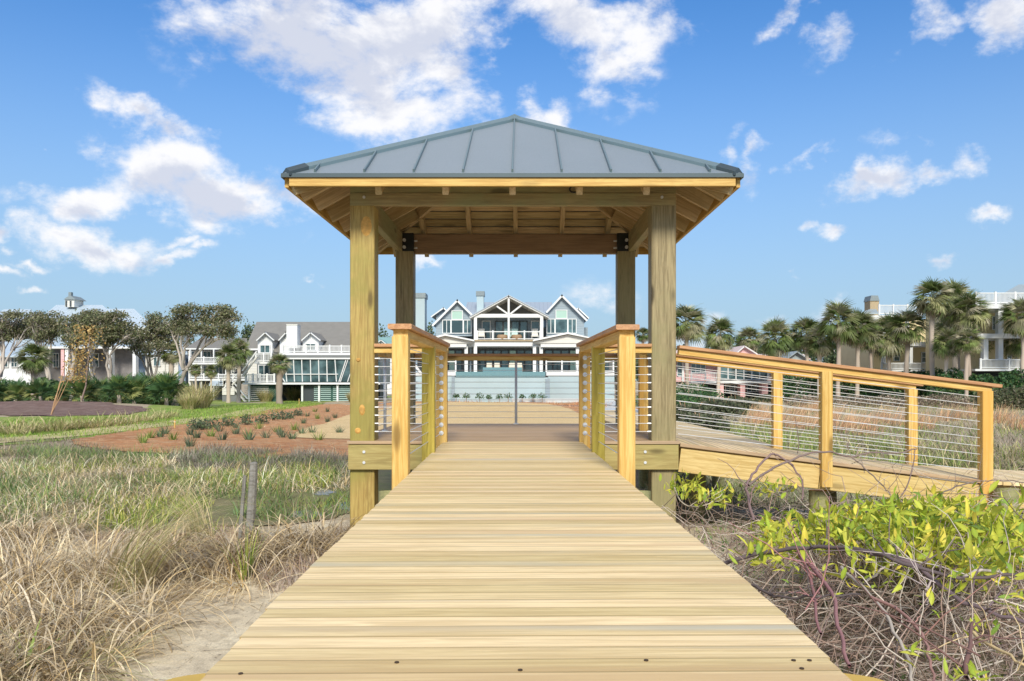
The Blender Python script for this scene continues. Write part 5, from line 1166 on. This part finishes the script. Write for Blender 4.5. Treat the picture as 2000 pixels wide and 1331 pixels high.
# --- far tree line that closes the view
def far_trees(name, label, x0, x1, D, ytop, ybot, n, pal, size, seed, group='far trees beyond the houses'):
    s = D / F; cx_ = (x0 + x1) / 2; X0 = (cx_ - VX) * s; z0 = float(terr(X0, D)); o = thing(name, label, 'tree', (X0, D, z0), group)
    rx = (x1 - x0) / 2 * s; top = EYE + (VY - ytop) * s; bot = max(z0 + .8, EYE + (VY - ybot) * s); c = np.array([X0, D, (top + bot) / 2]); rz = (top - bot) / 2
    nc = 26; cc = rng.normal(size=(nc, 3)); cc /= np.linalg.norm(cc, axis=1)[:, None]; cc = c + cc * (rng.random((nc, 1)) ** .35) * np.array([rx, rx * .7, rz]) * .85
    L = cc[rng.integers(0, nc, n)] + rng.normal(0, 1, (n, 3)) * np.array([rx * .17, rx * .17, rz * .15])
    V, Q, T = leafquads(L, size * (.6 + .8 * rng.random(n)), tints(pal, n, .3)); fastmesh('crown', V, Q, T, 'leaf', o)
    tube_mesh('trunk', [(wander((X0, D, z0 - .3), (X0, D, c[2]), 5, .04), np.linspace(.3, .15, 5)), (wander((X0, D, bot), (X0 + rx * .5, D, c[2] + rz * .4), 4, .05), np.linspace(.15, .05, 4)), (wander((X0, D, bot), (X0 - rx * .5, D, c[2] + rz * .4), 4, .05), np.linspace(.15, .05, 4))], 'oakbark', o)
PAL['fargreen'] = [(.10, .15, .07), (.14, .19, .09), (.18, .21, .11), (.08, .12, .06)]
far_trees('far_tree', 'dark tree above the left wing roof of the shingled house', 385, 470, 96, 652, 745, 3200, 'fargreen', .35, 1)
far_trees('far_tree', 'dark round tree just left of the shingled roof ridge', 465, 520, 97, 632, 745, 2600, 'fargreen', .35, 2)
far_trees('far_tree', 'dark tree between the two left gazebo posts', 715, 775, 135, 643, 745, 2200, 'fargreen', .45, 3)
far_trees('far_tree', 'dark tree left of the big house chimney', 765, 812, 132, 650, 745, 2000, 'fargreen', .45, 4)
far_trees('far_tree', 'dark tree beside the left gable of the big house', 826, 856, 118, 636, 745, 1200, 'fargreen', .45, 5)
xs_ = [1150, 1200, 1262, 1320, 1385, 1440, 1500, 1560, 1600, 1650, 1700, 1760, 1830, 1900]
tops = [690, 682, 676, 668, 672, 655, 650, 628, 640, 655, 640, 650, 640, 640]
for i, (a, tp) in enumerate(zip(xs_, tops)):
    far_trees('far_tree', ORD[i] + ' dark far tree from the left, behind the palms right of gazebo', a - 42, a + 42, 112 if i % 2 else 120, tp, 752, 2600, 'fargreen', .4, 10 + i)
for i, a in enumerate((-260, -170, -80, 20, 110, 200, 290, 350)):
    far_trees('far_tree', ORD[i] + ' dark far tree from the left, behind the pale roofed mansion', a - 48, a + 48, 125, 650 - 6 * (i % 3), 752, 1800, 'fargreen', .5, 30 + i)
# --- fan palms
def fan(nseg, r, petiole, pal, droop=.5, spread=2.1, wd=.055):
    """one fan leaf lying along +X, curling down; returns V, Q, T"""
    V = []; Q = []; T = []; c = tints(pal, 1, .3)[0]
    V += [(0, -.012, 0), (0, .012, 0), (petiole, .012, 0.02), (petiole, -.012, 0.02)]; Q.append((0, 1, 2, 3)); T += [tuple(c)] * 4
    for i in range(nseg):
        a = (i / (nseg - 1) - .5) * spread; L = r * (1 - .25 * abs(a) / (spread / 2)) * random.uniform(.85, 1.1); o = len(V); dz = random.uniform(.6, 1.2) * droop
        ca, sa = math.cos(a), math.sin(a); k = random.uniform(.8, 1.15)
        for t, w_ in ((0, .35), (.5, 1), (1.0, .12)):
            x_ = petiole + (1 - .12 * t * t) * t * L * ca; y_ = t * L * sa; z_ = .02 + .04 * abs(a) * t - dz * L * t ** 2.2
            V += [(x_ + sa * wd * w_ * .5, y_ - ca * wd * w_ * .5, z_), (x_ - sa * wd * w_ * .5, y_ + ca * wd * w_ * .5, z_ + .012)]
        Q += [(o, o + 1, o + 3, o + 2), (o + 2, o + 3, o + 5, o + 4)]; T += [tuple(np.array(c) * k)] * 6
    return np.array(V), np.array(Q), np.array(T)
def crown_mesh(nf, r, petiole, elev, pal, nseg=15, droop=.45, wd=.055):
    parts = []
    for i in range(nf):
        V, Q, T = fan(nseg, r * random.uniform(.8, 1.1), petiole * random.uniform(.7, 1.15), pal, droop * random.uniform(.6, 1.4), wd=wd)
        e_ = elev[0] + (elev[1] - elev[0]) * (i + random.random()) / nf; a = i * 2.39996 + random.uniform(-.3, .3); rl = random.uniform(-.6, .6)
        M = Matrix.Rotation(a, 3, 'Z') @ Matrix.Rotation(-e_, 3, 'Y') @ Matrix.Rotation(rl, 3, 'X'); parts.append((V @ np.array(M).T, Q, T))
    return join(parts)
CR = []
for k in range(5):
    V, Q, T = crown_mesh(64, 1.0, .72, (R(-50), R(88)), 'palm', 17, .55, .075); o = fastmesh('crown', V, Q, T, 'leaf'); CR.append(o.data); bpy.data.objects.remove(o)
DEAD = []
for k in range(3):
    V, Q, T = crown_mesh(16, .85, .6, (R(-80), R(-30)), 'deadfrond', 11, .7); o = fastmesh('dead_fronds', V, Q, T, 'dry'); DEAD.append(o.data); bpy.data.objects.remove(o)
PB = []
for k in range(3):
    V, Q, T = crown_mesh(40, .8, .75, (R(0), R(82)), 'pmetto', 14, .30, .07); o = fastmesh('fronds', V, Q, T, 'leaf'); PB.append(o.data); bpy.data.objects.remove(o)
def palm(label, px, py, D, r=45, tilt=0.0, tr=.17, dead=True, k=0, by=None, group='cabbage palms', oldleaf=None):
    s = D / F; x = (px - VX) * s; z0 = float(terr(x, D)); zc = EYE + (VY - py) * s; o = thing('palm_tree', label, 'palm tree', (x - tilt, D, z0), group); sc_ = r * s / 1.35
    t_ = wander((x - tilt, D, z0 - .3), (x, D, zc), 9, .012); rad = tr * (1 + .10 * np.sin(np.arange(9) * 2.2)); rad[0] *= 1.35
    tube_mesh('trunk', [(t_, rad)], 'palmbark', o, 9)
    for nm, me, dz in (('crown', CR[k % 5], 0), ) + ((('dead_fronds', DEAD[k % 3], -.1),) if dead else ()):
        M = Matrix.Translation((x, D, zc + dz)) @ Matrix.Rotation(k * 1.7, 4, 'Z') @ Matrix.Diagonal((sc_, sc_, sc_, 1)); link(bpy.data.objects.new(nm, me), o, M @ Matrix.Diagonal((1, .9 + .04 * (k % 5), .82 + .08 * (k * 3 % 5), 1)))
RP_ = [('palm half hidden behind the right gazebo post', 1340, 634, 80, 43), ('round headed palm above the ramp handrail, first right of the gazebo', 1407, 656, 82, 33), ('smaller paler palm between two darker ones above pink gable', 1464, 664, 104, 27), ('full headed dark palm right of the pink gable', 1515, 665, 84, 34),
       ('palm at left side of the dense palm cluster', 1575, 655, 84, 34), ('palm with drooping dead leaves in the dense cluster', 1602, 668, 74, 36), ('tall palm topping the dense cluster left of the tan chimney', 1638, 632, 72, 40), ('palm right of the cluster top, below the tan chimney', 1676, 644, 73, 40),
       ('low palm with greenish head below the white roof balustrade', 1735, 660, 80, 36), ('thin trunked palm left of the tallest palms', 1772, 642, 70, 38), ('tallest palm with straight pale trunk', 1822, 584, 68, 44), ('second tallest palm, just right of the tallest', 1862, 592, 71, 40), ('leafy palm right of the two tallest palms', 1888, 612, 69, 44),
       ('short palm with yellow green leaves between the tall trunks', 1848, 672, 66, 26), ('palm with broad dark head before the yellow wing', 1868, 645, 73, 40), ('lower palm with yellowish drooping leaves on slim trunk', 1890, 668, 64, 30), ('low palm at the corner of the yellow wing', 1928, 664, 74, 30), ('palm cut by the right picture border, dark head', 2000, 622, 66, 44), ('lower palm head at right border below the balcony', 1985, 668, 70, 30),
       ('tiny palm top between right gazebo posts', 1256, 655, 95, 15), ('second low palm head in front of yellow porch rail', 1700, 662, 80, 30)]
for i, (lb, px, py, D, r) in enumerate(RP_): palm(lb, px, py, D, r, k=i, tilt=random.uniform(-.3, .3), tr=.15 if r < 32 else .19, group='cabbage palms on the right')
palm('short palm before the white double porch, left of the outside stairs', 446, 698, 70, 25, k=1, group='cabbage palms on the left')
palm('shaggy palm leaning on the shingled house corner', 466, 690, 74, 23, k=3, group='cabbage palms on the left')
palm('palm with thick trunk before the slanted glass porch', 546, 712, 68, 22, k=2, tr=.26, group='cabbage palms on the left')
palm('shaggy palm with long drooping dead leaves before the mansion', 66, 702, 56, 32, k=4, group='cabbage palms on the left')
palm('small palm crown in the oaks left of the double porch', 335, 692, 60, 24, k=0, group='cabbage palms on the left')
palm('tiny palm below the white porch railing, left one', 382, 724, 76, 13, k=2, tr=.08, group='cabbage palms on the left')
palm('tiny palm below the white porch railing, right one', 412, 726, 76, 13, k=1, tr=.08, group='cabbage palms on the left')
# --- palmettos and hedges
def palmetto(label, px, py, D, r, k, group='palmetto shrubs before the oaks'):
    s = D / F; x = (px - VX) * s; z0 = float(terr(x, D)); o = thing('palmetto', label, 'palmetto', (x, D, z0), group); sc_ = r * s / 1.5
    M = Matrix.Translation((x, D, z0 + .25)) @ Matrix.Rotation(k * 2.1, 4, 'Z') @ Matrix.Diagonal((sc_, sc_, sc_ * 1.25, 1)); link(bpy.data.objects.new('fronds', PB[k % 3]), o, M)
    tube_mesh('stem', [(wander((x, D, z0 - .2), (x, D, z0 + .5), 4, .05), [.14, .13, .12, .1])], 'palmbark', o, 6)
PMX = [(-60, 50), (-15, 44), (30, 42), (78, 40), (120, 40), (160, 44), (195, 46), (232, 46), (262, 50), (292, 56), (325, 56), (345, 40), (275, 34), (180, 30), (215, 34), (60, 30)]
PML = ['palmetto at the far left end of the thicket, past the frame', 'palmetto cut by the left picture border', 'palmetto left of the shaggy palm with dead leaves', 'palmetto under the shaggy palm with dead leaves', 'palmetto behind the leaning tan stalks', 'palmetto below the rust coloured plant', 'palmetto right of the rust coloured plant', 'palmetto below the stone wall', 'palmetto below the blue wing wall', 'tall palmetto fourth from the right end of thicket', 'tall palmetto second from the right end of thicket', 'palmetto at the right end of the thicket beside the tan grass', 'low palmetto in front of the tall right hand ones', 'low palmetto tucked before the rust coloured plant', 'low palmetto below the white column beside the stone wall', 'low palmetto tucked below the shaggy palm']
for i, (px, r) in enumerate(PMX): palmetto(PML[i], px, 790, 51 + (i * 3) % 7 if i < 12 else 58, r, i)
def hedge(label, x0, x1, D, ytop, n, pal='hedge', size=.22, depth=1.6, name='hedge', group=None, bumps=7):
    s = D / F; X0, X1 = (x0 - VX) * s, (x1 - VX) * s; z0 = float(terr((X0 + X1) / 2, D)); H = EYE + (VY - ytop) * s - z0
    o = thing(name, label, 'hedge', ((X0 + X1) / 2, D, z0), group); u = rng.random(n); nc = max(6, int((X1 - X0) / 1.1)); cxs = np.linspace(X0, X1, nc) + rng.normal(0, .2, nc); hh = H * (.8 + .3 * rng.random(nc)); k = rng.integers(0, nc, n)
    d = rng.normal(size=(n, 3)); d /= np.linalg.norm(d, axis=1)[:, None]; d *= (rng.random((n, 1)) ** .3)
    C = np.stack([cxs[k] + d[:, 0] * 1.1, D + d[:, 1] * depth * .6, z0 + hh[k] * (.5 + .52 * d[:, 2])], 1)
    V, Q, T = leafquads(C, size * (.6 + .8 * rng.random(n)), tints(pal, n, .35)); fastmesh('foliage', V, Q, T, 'leaf', o)
    tube_mesh('stem', [(wander((c_, D, z0 - .1), (c_, D, z0 + H * .7), 4, .1), [.06, .05, .04, .03]) for c_ in cxs], 'twig', o, 4)
hedge('dark underbrush below the oaks in front of the mansion', -120, 350, 60, 742, 15000, size=.25)
hedge('dark green hedge below the yellow mansion porch', 1530, 1830, 76, 722, 11000, size=.25)
hedge('dark green hedge right of the tall palm trunks below the porch rail', 1830, 2150, 66, 722, 12000, size=.25)
hedge('greyish green bush mass at the right border below the hedge', 1935, 2150, 50, 752, 6000, [(.12, .14, .07), (.16, .17, .09), (.09, .11, .05), (.18, .16, .11)], size=.18)
hedge('brown twiggy shrubs along the foot of the dark hedge', 1560, 1940, 60, 772, 7000, 'greybrown', size=.16)
for i, (px, py, r, lb) in enumerate(((390, 797, .95, 'round tan ornamental grass beside the palmetto thicket'), (520, 785, .8, 'tan ornamental grass left of the thick palm trunk'), (572, 783, .85, 'tan ornamental grass right of the thick palm trunk'), (370, 800, .6, 'small tan grass tuft at edge of the palmetto thicket'), (690, 786, .6, 'tan grass behind the left front gazebo post'))):
    bunch('ornamental_grass', px, py, 650, r * .55, (.9 * r / .9, 1.7 * r / .9), lb, 'oat', (1.0, 1.55), (.2, 1.1), (.03, .05), 'tan ornamental grasses on the lawn', 'ornamental grass', 4)
# rusty dead plant in front of the mansion + leaning tan stalks
x, y = (158 - VX) * 50 / F, 50; z = float(terr(x, y)); o = thing('rusty_plant', 'rust coloured dying plant between the oak trunks', 'plant', (x, y, z))
L = np.stack([rng.normal(0, .45, 900), rng.normal(0, .3, 900), rng.random(900) * 3.4 + 1.2], 1); L[:, 0] += (L[:, 2] - 2.5) * .22
V, Q, T = leafquads(L, .16 * (.6 + .8 * rng.random(900)), tints('rust', 900, .3)); fastmesh('foliage', V, Q, T, 'leaf', o, (x, y, z)); tube_mesh('stem', [(wander((x, y, z), (x + .5, y, z + 4), 6, .05), np.linspace(.06, .02, 6))], 'twig', o)
x, y = G(98, 812); z = float(terr(x, y)); lines = [(wander((x, y, z - .1), (x + dx, y, z + hh), 6, .02), np.linspace(.025, .012, 6)) for dx, hh in ((.9, 2.3), (.7, 2.4), (1.1, 2.1), (.5, 1.6))]
tag(tube_mesh('dry_stalks', lines, [(.45, .28, .16)], None, 5), 'leaning bare tan stalks on the lawn before the palmettos', 'stalks')

# --- right foreground: vines, dead twigs and a bright yellow-green leafy shrub
FR = [(1300, 985), (1480, 960), (2150, 985), (2500, 1100), (2300, 1500), (1660, 1500), (1600, 1270), (1400, 1100)]
def kr(p): return (p[:, 0] > .95)
p = scatter(FR, 26000, keep=lambda q: kr(q) * (.4 + .6 * (vnoise(q, 1.6, 61) > .35))); blade_field('dead_litter', p, [(.5, .42, .3)] and tints([(.56, .48, .36), (.44, .36, .26), (.66, .58, .46), (.34, .26, .20), (.22, .17, .14), (.50, .38, .30)], len(p)), (.05, .26), (-.05, .6), (.2, 3.0), (.003, .007), 5, label='dead leaf and twig litter on the ground right of the boardwalk')
p = scatter(FR, 4500, keep=lambda q: kr(q) * (vnoise(q, 1.3, 63) > .45)); blade_field('low_weeds', p, 'marsh', (.06, .22), (.6, 1.5), (0, 1.6), (.010, .018), 3, label='low green weeds among the vines on the right')
# thin twig tangle
lines = []
for i in range(1500):
    px, py = random.uniform(1340, 2120), random.uniform(985, 1420); x, y = G(px, py)
    if x < cx(y) + HW + .22: continue
    z = float(terr(x, y)) + random.uniform(0, .35); a = random.uniform(0, math.tau); L = random.uniform(.25, .9); e_ = random.uniform(-.3, .6)
    q = (x + L * math.cos(a), y + L * math.sin(a) * .7, z + L * math.sin(e_))
    if q[0] < cx(q[1]) + HW + .08: continue
    r0 = random.uniform(.0016, .0042); lines.append((wander((x, y, z), q, 7, .22), np.linspace(r0, r0 * .4, 7)))
tag(tube_mesh('twig_tangle', lines, 'twig', None, 5), 'tangle of thin bare twigs right of the boardwalk', None, None, 'stuff')
# bold vines one can follow, each through measured points (photo px, py, distance)
vines = [
 ('dark vine arching low across the yellow green shrub', (.13, .10, .10), .011, [(1412, 1100, 4.3), (1500, 1078, 4.2), (1600, 1068, 4.0), (1700, 1078, 3.7), (1790, 1110, 3.5), (1900, 1130, 3.4), (2010, 1120, 3.3)]),
 ('dark vine branching down to the right bottom area', (.15, .11, .12), .012, [(1700, 1078, 3.7), (1780, 1100, 3.6), (1830, 1140, 3.5), (1900, 1185, 3.4), (1980, 1210, 3.3), (2060, 1225, 3.2)]),
 ('purplish vine curving up over the ramp rim board', (.24, .16, .15), .011, [(1470, 1020, 5.6), (1462, 975, 6.0), (1458, 950, 6.3), (1475, 920, 6.6), (1500, 892, 6.8), (1520, 890, 6.9), (1550, 915, 6.9), (1568, 945, 6.8), (1566, 980, 6.6)]),
 ('brown vine arching over the near ramp post', (.22, .16, .14), .010, [(1462, 948, 6.3), (1500, 920, 6.6), (1560, 893, 6.8), (1610, 882, 6.9), (1660, 892, 7.0), (1700, 884, 7.0), (1745, 886, 7.0), (1790, 877, 7.0)]),
 ('thin brown vine reaching up behind the arching vine', (.25, .19, .15), .007, [(1660, 890, 7.0), (1690, 915, 6.9), (1720, 945, 6.7), (1738, 965, 6.5)]),
 ('thin brown stem rising beside the ramp rim board', (.20, .14, .12), .006, [(1755, 975, 6.2), (1775, 945, 6.5), (1785, 900, 6.7), (1786, 876, 6.8)]),
 ('long thin vine touching the ramp end post', (.20, .15, .13), .006, [(1820, 980, 6.0), (1855, 955, 6.3), (1900, 942, 6.5), (1960, 940, 6.5), (2020, 945, 6.4)]),
 ('purple red stem bending down to the boardwalk edge, left one', (.30, .15, .15), .009, [(1560, 1080, 4.2), (1580, 1120, 3.9), (1592, 1180, 3.4), (1600, 1240, 3.0)]),
 ('purple red stem bending down beside the first one', (.32, .16, .16), .010, [(1560, 1078, 4.2), (1598, 1120, 3.8), (1628, 1170, 3.3), (1640, 1240, 2.8), (1658, 1300, 2.5)]),
 ('dark cane rising from bottom edge at right', (.16, .09, .08), .008, [(1885, 1330, 2.4), (1892, 1260, 2.5), (1896, 1215, 2.6)]),
 ('pale grey dead branch slanting down to bottom edge', (.46, .40, .33), .008, [(1642, 1110, 3.9), (1690, 1150, 3.5), (1730, 1200, 3.1), (1765, 1270, 2.8), (1780, 1330, 2.6), (1785, 1370, 2.5)]),
 ('pinkish stem slanting across toward bottom right', (.36, .20, .17), .007, [(1700, 1165, 3.3), (1760, 1195, 3.1), (1800, 1240, 2.9), (1815, 1290, 2.7), (1830, 1340, 2.6)]),
 ('pale curled dead twig in the shade at right', (.48, .42, .38), .008, [(1876, 1134, 3.5), (1895, 1120, 3.5), (1925, 1112, 3.5), (1955, 1118, 3.5), (1975, 1130, 3.4)]),
 ('pale twig arching above the shaded ground', (.44, .38, .33), .006, [(1690, 1140, 3.8), (1720, 1112, 3.8), (1760, 1102, 3.8), (1800, 1108, 3.7)]),
 ('upright pale twig right of the shaded ground', (.45, .38, .36), .006, [(1812, 1180, 3.3), (1808, 1160, 3.3), (1820, 1132, 3.3)]),
 ('straw coloured stalk slanting at the bottom right corner', (.52, .40, .22), .006, [(1900, 1235, 2.7), (1940, 1265, 2.6), (2000, 1295, 2.5), (2040, 1312, 2.5)]),
 ('black vine hugging the boardwalk edge below the shrub', (.10, .08, .08), .007, [(1470, 1145, 3.7), (1500, 1160, 3.6), (1545, 1168, 3.5), (1600, 1165, 3.4), (1680, 1160, 3.4)]),
 ('pale forked twig near the right gazebo post', (.50, .43, .33), .006, [(1316, 950, 6.6), (1326, 975, 6.3), (1350, 990, 6.1), (1385, 985, 6.0), (1410, 965, 6.1)]),
]
for lb, col, r0, pts in vines:
    P3 = [np.array(P(*q)) for q in pts]
    def catm(P3):
        out = []
        for i in range(len(P3) - 1):
            a, b, c, d = P3[max(i - 1, 0)], P3[i], P3[i + 1], P3[min(i + 2, len(P3) - 1)]
            for t in np.linspace(0, 1, 5)[:-1]: out.append(.5 * ((2 * b) + (c - a) * t + (2 * a - 5 * b + 4 * c - d) * t * t + (-a + 3 * b - 3 * c + d) * t ** 3))
        out.append(P3[-1]); return np.array(out)
    C = catm(P3); C += rng.normal(0, .0035, C.shape); n = len(C)
    main = (C, np.linspace(r0, r0 * .55, n)); side = []
    for k in range(5):
        i = random.randrange(2, n - 1); v = rng.normal(size=3) * .16; v[2] = abs(v[2]); side.append((wander(C[i], C[i] + v, 5, .12), np.linspace(r0 * .4, r0 * .15, 5)))
    o = thing('vine', lb, 'vine', tuple(C[0])); tube_mesh('stem', [main], None, o, 7, None, col); tube_mesh('twigs', side, None, o, 4, None, tuple(c_ * 1.2 for c_ in col))['kind'] = 'stuff'
# leafy shrub: stems, a few hundred separate leaves in front, the rest as foliage
def leaf_obj_mesh():
    out = []
    for k, c in enumerate(PAL['bushleaf'] * 2):
        w_ = .30 + .05 * (k % 3); prof = [(0, 0), (.2, .7), (.45, 1), (.72, .72), (1, .04)]; V = []; Q = []
        for t, q in prof:
            zc = -.16 * t * t * (1 + (k % 2)); V += [(t, -q * w_ * .5, zc + .10 * q * w_), (t, 0, zc), (t, q * w_ * .5, zc + .10 * q * w_)]
        for i in range(4):
            for j in range(2): a = i * 3 + j; Q.append((a, a + 1, a + 4, a + 3))
        T = np.array([c] * len(V)) * np.array([[1.0], [1.25], [.95]] * 5); o = fastmesh('leaf', np.array(V), np.array(Q), T, 'leaf'); out.append(o.data); bpy.data.objects.remove(o)
    return out
LM = leaf_obj_mesh()
def leafy(label, areas, nobj, nstuff, size=(.07, .12), group='yellow green leafy shrubs'):
    """areas: [(px, py, d, rx, ry, weight)]"""
    a0 = areas[0]; c = P(a0[0], a0[1], a0[2]); zt = float(terr(c.x, c.y)); o = thing('leafy_shrub', label, 'shrub', (c.x, c.y, zt), group); wts = np.array([a[5] for a in areas], float); wts /= wts.sum()
    lines = []; quads = []
    for i in range(nobj + nstuff):
        a = areas[rng.choice(len(areas), p=wts)]; d = a[2] + rng.normal(0, .28); u, v = rng.normal(0, .45, 2); q = P(a[0] + u * a[3], a[1] + v * a[4], max(d, 2.2))
        gz = float(terr(q.x, q.y)) + .06; q.z = max(q.z, gz)
        if q.x < cx(q.y) + HW + .12: continue
        sc_ = random.uniform(*size); azm = random.uniform(0, math.tau); e_ = random.uniform(.0, 1.35)
        M = Matrix.Translation(q) @ Matrix.Rotation(azm, 4, 'Z') @ Matrix.Rotation(-e_, 4, 'Y') @ Matrix.Rotation(random.uniform(-.8, .8), 4, 'X') @ Matrix.Scale(sc_, 4)
        me = LM[random.choice((0, 1, 1, 2, 3, 0, 5, 6, 4, 7))]; M = M @ Matrix.Diagonal((1, random.uniform(.6, 1.35), random.uniform(-2, 3), 1))
        if i < nobj: link(bpy.data.objects.new('leaf', me), o, M)
        else: quads.append((me, M))
        if i % 16 == 0: lines.append((wander((q.x + rng.normal(0, .35), q.y + rng.normal(0, .35), gz - .1), q, 6, .08), np.linspace(.005, .002, 6)))
    V = []; Q = []; T = []; n0 = 0
    cache = {}
    for me, M in quads:
        if me.name not in cache:
            v = np.empty(len(me.vertices) * 3); me.vertices.foreach_get('co', v); cl_ = np.empty(len(me.vertices) * 4); me.color_attributes['tint'].data.foreach_get('color', cl_); l = np.empty(len(me.loops), int); me.loops.foreach_get('vertex_index', l)
            cache[me.name] = (v.reshape(-1, 3), cl_.reshape(-1, 4)[:, :3], l.reshape(-1, 4))
        v, c_, l = cache[me.name]; A = np.array(M); V.append(v @ A[:3, :3].T + A[:3, 3]); T.append(c_ * random.uniform(.75, 1.1)); Q.append(l + n0); n0 += len(v)
    if V: f_ = fastmesh('foliage', np.concatenate(V), np.concatenate(Q), np.concatenate(T), 'leaf', o); f_['kind'] = 'stuff'
    if lines: tube_mesh('stems', lines, 'twig', o, 5)['kind'] = 'stuff'
leafy('bright yellow green broad leaved shrub spreading below the ramp end post', [(1700, 1015, 5.2, 110, 36, 3), (1850, 1015, 4.9, 110, 42, 4), (1960, 1050, 4.4, 90, 60, 4), (1760, 1050, 4.6, 130, 30, 3), (1640, 1045, 4.9, 80, 40, 2), (1920, 1100, 3.9, 80, 50, 1.8), (1780, 1090, 4.3, 140, 40, 2.2), (1560, 1040, 5.0, 60, 40, 1)], 290, 3400, (.045, .09))
leafy('small leafy sprig with upright leaves left of the big yellow green shrub', [(1500, 1050, 4.9, 30, 40, 2), (1485, 1090, 4.4, 40, 18, 1), (1560, 1070, 4.5, 40, 24, 1)], 110, 60, (.06, .10))
leafy('low leafy patch at the foot of the right gazebo post', [(1335, 955, 6.6, 40, 30, 1), (1400, 975, 6.3, 50, 22, 1), (1510, 955, 6.6, 50, 20, 1)], 120, 160, (.05, .08))
leafy('scattered yellow green leaves on the bottom right ground', [(1830, 1190, 3.2, 40, 30, 1), (1800, 1280, 2.7, 60, 30, 1), (1930, 1240, 2.9, 60, 40, 1), (1990, 1180, 3.1, 30, 50, 1.5), (1900, 1320, 2.5, 50, 14, 1), (1700, 1130, 3.8, 110, 30, 3), (1850, 1140, 3.6, 100, 30, 3), (1560, 1110, 4.0, 60, 30, 1.5)], 170, 0, (.03, .06))
print('objects', len(bpy.data.objects), 'tris', sum(len(m.polygons) * 2 for m in bpy.data.meshes))
